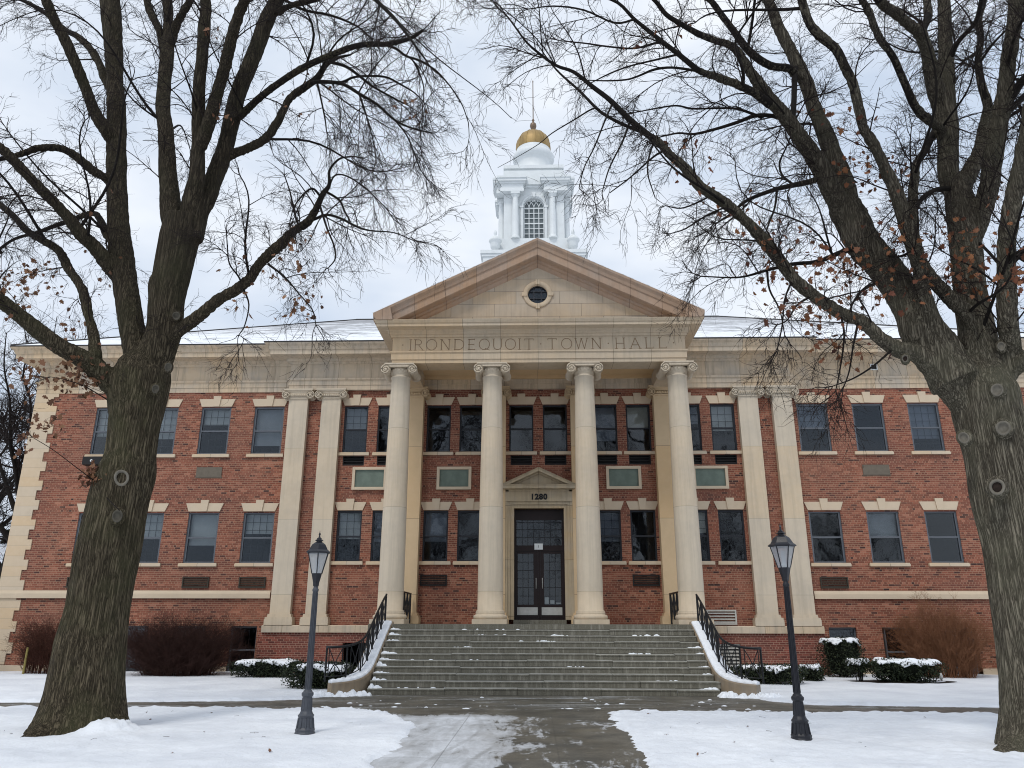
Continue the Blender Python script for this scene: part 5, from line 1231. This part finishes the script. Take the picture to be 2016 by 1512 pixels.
CL_R = [(1350,310,45,26), (1380,340,60,14), (1460,420,60,24), (1500,470,40,18), (1560,500,60,30), (1630,515,50,60), (1660,500,40,35), (1520,560,40,24), (1600,590,40,18), (1550,600,50,26), (1690,560,50,24), (1640,660,60,40), (1740,640,60,20), (1720,350,60,60), (1670,330,40,40), (1745,480,60,30), (1780,560,60,24), (1840,490,60,28), (1900,480,50,40), (1905,540,50,30), (1990,390,40,50), (2000,520,40,60), (1985,570,40,30), (1870,560,60,16), (1680,240,40,18), (1600,230,30,12), (1740,520,50,16), (1760,440,50,16), (1940,540,40,24), (1285,65,25,6), (1355,60,20,6), (1245,105,20,4)]
print(grow_tree(T2, LR_, np.random.RandomState(11), M['bark_r'], M['leaf_r'], CL_R, lsize=.10, nroot=2, thin=((0, 130, 985, 760, .22), (0, -50, 900, 130, .25), (985, 190, 1190, 560, .45), (1190, 380, 1330, 640, .35))))
for a in ((1963, 768, YR-.50, 12, 0, False), (1975, 843, YR-.52, 14, 0, False), (1963, 959, YR-.56, 15, .0, True), (1898, 862, YR-.36, 11, -.9, False), (1971, 682, YR-.36, 8, .3, False), (1782, 706, YR-.32, 7, -.4, True)): knot(T2, M['bark_r'], M['cut'], *a)
# litter on the snow
rng = np.random.RandomState(77); n = 36; lx = np.r_[rng.uniform(-9, -2.6, n//2), rng.uniform(1.6, 8, n//2)]; ly = rng.uniform(10.2, 16.0, n)
lz = ground_z(lx, ly)+.012; o = leaves_mesh(np.stack([lx, ly, lz], 1)[rng.rand(n) < .45], rng, .045, M['leaf_l'], None, 'fallen_leaves')
tag(o, 'tiny brown leaf scraps scattered over the snowy lawn', 'leaf litter'); o['kind'] = 'stuff'
a_ = rng.rand(n)*6.28; q_ = np.stack([np.cos(a_), np.sin(a_), np.zeros(n)], 1)*rng.uniform(.02, .06, (n, 1)); b_ = np.stack([lx, ly, lz], 1)
Pt = np.stack([b_-q_, b_+np.array([0, 0, .004]), b_+q_+rng.normal(size=(n, 3))*.012], 1); V, Qd = tube_arrays(Pt, np.full((n, 3), .0022), 4)
o = fast_mesh('fallen_twigs', V, Qd, M['twig']); tag(o, 'thin dark twigs lying on the snowy lawn', 'twigs'); o['kind'] = 'stuff'
#PART3
# ------------------------------------------------------------------ shrubs and hedges
def twig_bush(name, label, cat, c, rx_, ry_, h, n, m, seed, group=None, flat=.5, upright=0.0):
    T = thing(name, label, cat, c, group); rng = np.random.RandomState(seed)
    a = rng.rand(n)*2*np.pi; q = np.sqrt(rng.rand(n)); b = np.stack([c[0]+.45*rx_*q*np.cos(a), c[1]+.45*ry_*q*np.sin(a), np.full(n, c[2]-.05), np.full(n, .010)], 1)
    a2 = a+rng.normal(size=n)*.5; qq = q**.8*(.65+.45*rng.rand(n)); e = np.stack([rx_*qq*np.cos(a2), ry_*qq*np.sin(a2), h*(np.sqrt(np.clip(1-.82*np.minimum(qq, 1)**2.2, 0.08, 1)))*(.72+.32*rng.rand(n))*(1+.22*(rng.rand(n) > .93))], 1)
    t = np.linspace(0, 1, 8)[None, :, None]; base = np.array([c[0], c[1], c[2]]); end = base+e
    mid = b[:, :3]+np.array([0, 0, 1.0])*(e[:, 2:]*flat)+(end-b[:, :3])*.12
    P = (1-t)**2*b[:, None, :3]+2*t*(1-t)*mid[:, None]+t*t*end[:, None]+rng.normal(size=(n, 8, 3))*.012*t
    R = np.broadcast_to((.0085*(1-.72*np.linspace(0, 1, 8)))[None], (n, 8)); A = np.concatenate([P, R[:, :, None]], 2)
    l2 = children(A, rng, 9, .15, 5, lambda PL, u, r, K: .12+.36*r.rand(K), lambda pr, L_, r, K: np.minimum(pr*.7, .005), 1.1, -.02, .2, .4)
    l3 = children(l2, rng, 8, .2, 4, lambda PL, u, r, K: .07+.16*r.rand(K), lambda pr, L_, r, K: np.full(K, .0032), 1.0, 0, .2, .3)
    V1, Q1 = tube_arrays(A[:, :, :3], A[:, :, 3], 4); fast_mesh('stems', V1, Q1, m, T)
    V2, Q2 = tube_arrays(l2[:, :, :3], l2[:, :, 3], 3); V3, Q3 = tube_arrays(l3[:, :, :3], l3[:, :, 3], 3)
    fast_mesh('twigs', np.concatenate([V2, V3]), np.concatenate([Q2, Q3+len(V2)]), m, T); return T
M['shrub_red'] = mat_plain('maroon_twigs', (.055, .027, .022), .85, 0, .45, 4, .15)
M['shrub_rust'] = mat_plain('rust_twigs', (.25, .115, .06), .85, 0, .4, 3, .15)
M['shrub_grey'] = mat_plain('grey_brown_twigs', (.10, .075, .055), .85, 0, .4, 4, .15)
M['shrub_brown'] = mat_plain('brown_twigs', (.085, .035, .024), .85, 0, .4, 4, .15)
twig_bush('bare_shrub', 'tall thin grey-brown leafless shrub at the far left corner of the building', 'shrub', (-19.35, 26.6, 0), .9, .8, 2.1, 46, M['shrub_grey'], 1, flat=.75)
twig_bush('bare_shrub', 'dark brown leafless shrub behind the yellow pole, left of the big left trunk', 'shrub', (-16.55, 26.7, 0), 1.25, .8, 1.75, 190, M['shrub_brown'], 2, flat=.7)
twig_bush('bare_shrub', 'wide rounded maroon leafless shrub between the left tree and the left hedges', 'shrub', (-11.75, 26.2, 0), 2.55, 1.25, 1.78, 620, M['shrub_red'], 3, flat=.42)
twig_bush('bare_shrub', 'tall rust-orange leafless shrub in front of the right wing', 'shrub', (13.0, 26.6, 0), 1.95, 1.1, 2.25, 330, M['shrub_rust'], 4, flat=.48)
twig_bush('bare_shrub', 'dark red leafless shrub half hidden behind the right tree trunk', 'shrub', (16.0, 27.1, 0), 1.0, .7, 1.75, 130, M['shrub_brown'], 5, flat=.7)

def leafy():
    s = NT('dark_yew'); g = s.n('ShaderNodeNewGeometry')
    c = s.ramp(g.outputs['Random Per Island'], (0, (.010, .014, .008)), (.7, (.022, .032, .015)), (1, (.045, .055, .022)))
    return s.set(c, .7, spec=.25)
M['yew'] = leafy()
def hedge(label, c, rx_, ry_, z0, z1, n, seed, snow=1.0, stems=7, flare=.75, sq=3.2, tilt=0.0):
    T = thing('evergreen_hedge', label, 'hedge', c, 'clipped dark evergreens capped with snow'); rng = np.random.RandomState(seed)
    a = rng.rand(n)*2*np.pi; u = rng.rand(n); top = rng.rand(n) < .38
    rad = (np.abs(np.cos(a))**sq+np.abs(np.sin(a))**sq)**(-1/sq)
    zz = np.where(top, 1-.10*rng.rand(n), u); wd = flare+(1-flare)*np.sqrt(np.clip(zz, 0, 1)); wd = wd*np.where(zz > .86, 1-.35*(zz-.86)/.14, 1)
    q = np.where(top, np.sqrt(rng.rand(n)), 1-.25*rng.rand(n)**2)
    lob = 1+.10*np.sin(3*a+seed)+.07*np.sin(7*a+2*seed)+.07*np.sin(13*a+9*zz+seed)
    P = np.stack([c[0]+rx_*rad*wd*q*lob*np.cos(a), c[1]+ry_*rad*wd*q*lob*np.sin(a), c[2]+z0+(z1-z0)*zz+.03*np.sin(5*a+seed)], 1)+rng.normal(size=(n, 3))*.02
    sz = .05*(.6+.8*rng.rand(n, 1, 1)); d = unit(rng.normal(size=(n, 3))+np.array([0, 0, .3])); b = unit(np.cross(d, rng.normal(size=(n, 3))))
    shp = np.array([(-.28, 0), (.28, 0), (.2, .7), (0, 1.1), (-.2, .7)]); V = P[:, None]+sz*(b[:, None]*shp[None, :, :1]+d[:, None]*shp[None, :, 1:])
    fast_mesh('foliage', V.reshape(-1, 3), np.arange(n*5).reshape(n, 5), M['yew'], T, False)
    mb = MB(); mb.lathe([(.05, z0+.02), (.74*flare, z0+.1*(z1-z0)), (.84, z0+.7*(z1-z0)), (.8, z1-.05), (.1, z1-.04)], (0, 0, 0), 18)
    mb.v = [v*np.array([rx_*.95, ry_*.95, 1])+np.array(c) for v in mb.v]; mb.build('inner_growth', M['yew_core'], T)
    mb = MB()
    for k in range(stems):
        t = rng.rand()*6.28; e = .55*np.sqrt(rng.rand()); x, y = c[0]+rx_*e*np.cos(t), c[1]+ry_*e*np.sin(t)
        mb.tube([(c[0]+(x-c[0])*.6, c[1]+(y-c[1])*.6, c[2]-.06), (x, y, c[2]+(z0+z1)/2), (x+.05, y, c[2]+z1*.8)], .014, 5)
    mb.build('stems', M['branch'], T)
    m_ = 44; g = np.linspace(-1, 1, m_); X, Y = np.meshgrid(g, g); A = np.arctan2(Y, X); r = np.hypot(X, Y)/((np.abs(np.cos(A))**sq+np.abs(np.sin(A))**sq)**(-1/sq))/(1+.10*np.sin(3*A+seed)+.07*np.sin(7*A+2*seed))
    wx, wy = c[0]+X*rx_*.95, c[1]+Y*ry_*.95; nn = vnoise(wx+40, wy+40, seed, 4, 3.2); hh = .06*snow*sstep(1.0, .72, r)*(.35+1.1*nn)
    Z = c[2]+z1-.03+.03*np.sin(5*A+seed)*r+hh-.14*sstep(.8, 1.02, r)+.03*(nn-.5); ok = (r < .93+.35*(nn-.5)) & (nn > .52-.17*snow)
    idx = np.arange(m_*m_).reshape(m_, m_); qd = np.stack([idx[:-1, :-1], idx[:-1, 1:], idx[1:, 1:], idx[1:, :-1]], -1); k4 = ok[:-1, :-1] & ok[:-1, 1:] & ok[1:, 1:] & ok[1:, :-1]
    Q = qd[k4]
    if len(Q):
        used, inv = np.unique(Q, return_inverse=True); V = np.stack([wx, wy, Z], -1).reshape(-1, 3)[used]
        o = fast_mesh('snow_cap', V, inv.reshape(-1, 4), M['snowcap'], T); so = o.modifiers.new('t', 'SOLIDIFY'); so.thickness = .035; so.offset = -1
    return T
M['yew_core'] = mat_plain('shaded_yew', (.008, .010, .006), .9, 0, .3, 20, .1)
hedge('long low snow-capped hedge left of the blue-grey lamp, against the brick base', (-8.55, 25.6, 0), 1.15, .6, .05, .52, 5200, 3, 1.1)
hedge('snow-streaked hedge touching the left cheek wall of the steps', (-5.85, 21.7, 0), .95, .75, .02, .62, 6000, 4, .72, sq=2.6)
hedge('ragged snow-streaked hedge beside the right cheek wall of the steps', (6.6, 23.9, 0), 1.05, .75, .05, .50, 5200, 5, .78)
hedge('small round hedge between the black lamp post and the tall topiary', (8.15, 24.9, 0), .36, .34, .02, .46, 1800, 6, .95, sq=2.2)
hedge('tall round-topped topiary under the right basement window', (9.75, 26.6, 0), .66, .55, .05, 1.20, 4600, 7, .95, sq=2.8, flare=.82)
hedge('small bush on thin bare stems in front of the tall topiary', (9.5, 24.75, 0), .36, .32, .30, .66, 1700, 8, .7, stems=9, sq=2.3)
hedge('wide flat snow-topped hedge in front of the rust-orange shrub', (10.75, 24.6, 0), 1.05, .65, .04, .64, 6400, 9, 1.25, flare=.55)
mb = MB(); mb.add([(10.75+1.5*math.cos(t)*(1+.12*math.sin(3*t)), 24.55+.62*math.sin(t), ground_z(np.array([10.75+1.5*math.cos(t)]), np.array([24.55+.62*math.sin(t)]))[0]+.006) for t in np.linspace(0, 2*math.pi, 30)[:-1]], [tuple(range(29))])
mb.build('bare_soil', M['mulch'])['kind'] = 'structure'

# small things near the walls
mb = MB(); mb.lathe([(.035, -.1), (.035, .85), (.03, .88), (.01, .89)], (-16.85, 26.2, 0), 12); tag(mb.build('marker_pole', M['yellow'], loc=(-16.85, 26.2, 0)), 'thin faded yellow pole in front of the dark brown shrub', 'pole')
mb = MB(); mb.lathe([(.03, -.05), (.03, .1), (.055, .12), (.05, .2), (.035, .26), (.01, .28)], (12.0, 24.95, 0), 10); tag(mb.build('garden_light', M['kick'], loc=(12.0, 24.95, 0)), 'small pale garden light stub standing in the snow right of the wide hedge', 'garden light')

# ------------------------------------------------------------------ background: bare trees, conifer, house
def wild_tree(name, label, loc, hgt, seed, lean=0, src=None, rot=0.0, group='bare trees behind the town hall'):
    T = thing(name, label, 'tree', loc, group)
    if src is not None:
        for ch in list(src.children): q = ch.copy(); col.objects.link(q); q.parent = T
        T.rotation_euler[2] = rot; k = hgt/src['h']; T.scale = (k, k, k); return T
    rng = np.random.RandomState(seed); L0 = np.array(loc, float); limbs = []
    tr = np.array([(lean*t**2+.15*math.sin(5*t+seed), .15*math.cos(4*t+seed), hgt*.62*t, hgt*.021*(1-.72*t)) for t in np.linspace(0, 1, 10)]); tr[0, 3] *= 1.5; limbs.append(tr)
    for k in range(15):
        u = .28+.72*(k+.5)/15; i = u*9; b = tr[int(i)]+(tr[min(9, int(i)+1)]-tr[int(i)])*(i-int(i)); a = k*2.4+rng.rand(); l = hgt*(.52-.2*u)*(.8+.4*rng.rand()); el = .35+.9*u
        d = np.array([math.cos(a)*math.cos(el), math.sin(a)*math.cos(el), math.sin(el)])
        limbs.append(np.array([(*(b[:3]+d*l*t+np.array([0, 0, .22*l*t*t])+rng.normal(size=3)*.02*l*t), max(.02, b[3]*.62*(1-.85*t))) for t in np.linspace(0, 1, 8)]))
    for A in limbs: A[:, :3] += L0
    mb = MB()
    for A in limbs: B = catmull(A, 3); mb.tube(B[:, :3], B[:, 3], 8)
    S = np.array([resamp(A, 8)[0] for A in limbs[1:]]+[resamp(tr[5:], 8)[0]])
    mb.build('trunk', M['branch'], T)
    l1 = children(S, rng, 1.9, .12, 7, lambda PL, u, r, K: hgt*(.06+.12*r.rand(K)), lambda pr, L_, r, K: np.minimum(pr*.6, .045), .9, .05, .14, .3)
    l2 = children(l1, rng, 3.0, .1, 5, lambda PL, u, r, K: hgt*(.025+.05*r.rand(K)), lambda pr, L_, r, K: np.minimum(pr*.6, .017), .9, .1, .15, .2)
    l3 = children(l2, rng, 3.8, .1, 4, lambda PL, u, r, K: hgt*(.012+.025*r.rand(K)), lambda pr, L_, r, K: np.full(K, .009), 1.0, .1, .15, .1)
    Vs, Qs, o = [], [], 0
    for A, n in ((l1, 4), (l2, 3), (l3, 3)):
        V, Qd = tube_arrays(A[:, :, :3], A[:, :, 3], n); Vs.append(V); Qs.append(Qd+o); o += len(V)
    fast_mesh('twigs', np.concatenate(Vs), np.concatenate(Qs), M['twig'], T)
    T['h'] = hgt; return T
bt = wild_tree('bare_tree', 'dark bare tree nearest the left corner of the building, branches reaching past the quoins', (-24.6, 36.0, 0), 17, 3)
wild_tree('bare_tree', 'bare tree at the left frame edge, further back than the one at the corner', (-34.5, 46.0, 0), 19, 4)
wild_tree('bare_tree', 'bare tree rising behind the right wing roof beyond the right trunk', (27.5, 52.0, 0), 21, 6)
for k, (x, y, h, r) in enumerate(((-9, -14, 14, .4), (6, -17, 16, 2.1), (16, -12, 13, 4.0), (-22, -19, 17, 5.1), (30, -20, 16, 1.0))):
    wild_tree('street_tree', 'bare tree across the street behind the viewer, mirrored in the windows', (x, y, 0), h, 0, src=bt, rot=r, group='trees behind the viewer')
del bt['h']
for o in col.objects:
    if 'h' in o: del o['h']
T = thing('spruce_tree', 'dark snow-dusted spruce beyond the left corner of the building', 'tree', (-41.5, 60, 0)); rng = np.random.RandomState(2)
MB().tube([(-41.5, 60, -.2), (-41.5, 60, 8.6)], [.22, .03], 8).build('trunk', M['branch'], T)
n = 9000; u = rng.rand(n)**.8; a = rng.rand(n)*6.283; r = (1-u)*2.6*(.45+.55*np.abs(np.sin(u*34)))*np.sqrt(rng.rand(n)); P = np.stack([-41.5+r*np.cos(a), 60+r*np.sin(a), .5+8.2*u-.18*r], 1)
d = unit(np.stack([np.cos(a), np.sin(a), -.35+rng.normal(size=n)*.2], 1)); b = unit(np.cross(d, rng.normal(size=(n, 3)))); sz = .26*(.6+.8*rng.rand(n, 1, 1)); shp = np.array([(-.2, 0), (.2, 0), (.12, .8), (0, 1.2), (-.12, .8)])
V = P[:, None]+sz*(b[:, None]*shp[None, :, :1]+d[:, None]*shp[None, :, 1:]); fast_mesh('crown', V.reshape(-1, 3), np.arange(n*5).reshape(n, 5), M['yew'], T, False)
H = thing('house', 'grey gabled house with snowy roof at the far left edge', 'house', (-33.2, 46, 0)); M['siding'] = mat_plain('grey_siding', (.22, .21, .20), .8)
MB().box(-38, -30.2, 43, 51, -.2, 3.4).build('wall', M['siding'], H)
mb = MB()
for s in (-1, 1): mb.add([(-38.5, 47, 6.1), (-29.8, 47, 6.1), (-29.8, 47+s*4.5, 3.25), (-38.5, 47+s*4.5, 3.25), (-38.5, 47, 6.3), (-29.8, 47, 6.3), (-29.8, 47+s*4.5, 3.45), (-38.5, 47+s*4.5, 3.45)], [(0, 1, 2, 3), (4, 5, 6, 7), (1, 2, 6, 5), (0, 3, 7, 4), (2, 3, 7, 6)])
mb.build('roof', M['roof'], H); MB().prism_y([(-1, 0), (1, 0), (0, 1)], 0, .1).build('gable', M['siding'], H)
g = H.children[-1]; g.data.clear_geometry(); g.data.from_pydata([(3.0, -3, 3.4), (3.0, 5, 3.4), (3.0, 1, 6.05), (-4.8, -3, 3.4), (-4.8, 5, 3.4), (-4.8, 1, 6.05)], [], [(0, 1, 2), (3, 5, 4)])
f = MB().box(-37, -36, 42.94, 43.1, 1.2, 2.6).build('window', M['white'], H); MB().box(-36.9, -36.1, 42.92, 42.95, 1.3, 2.5).build('pane', M['glass'], f)
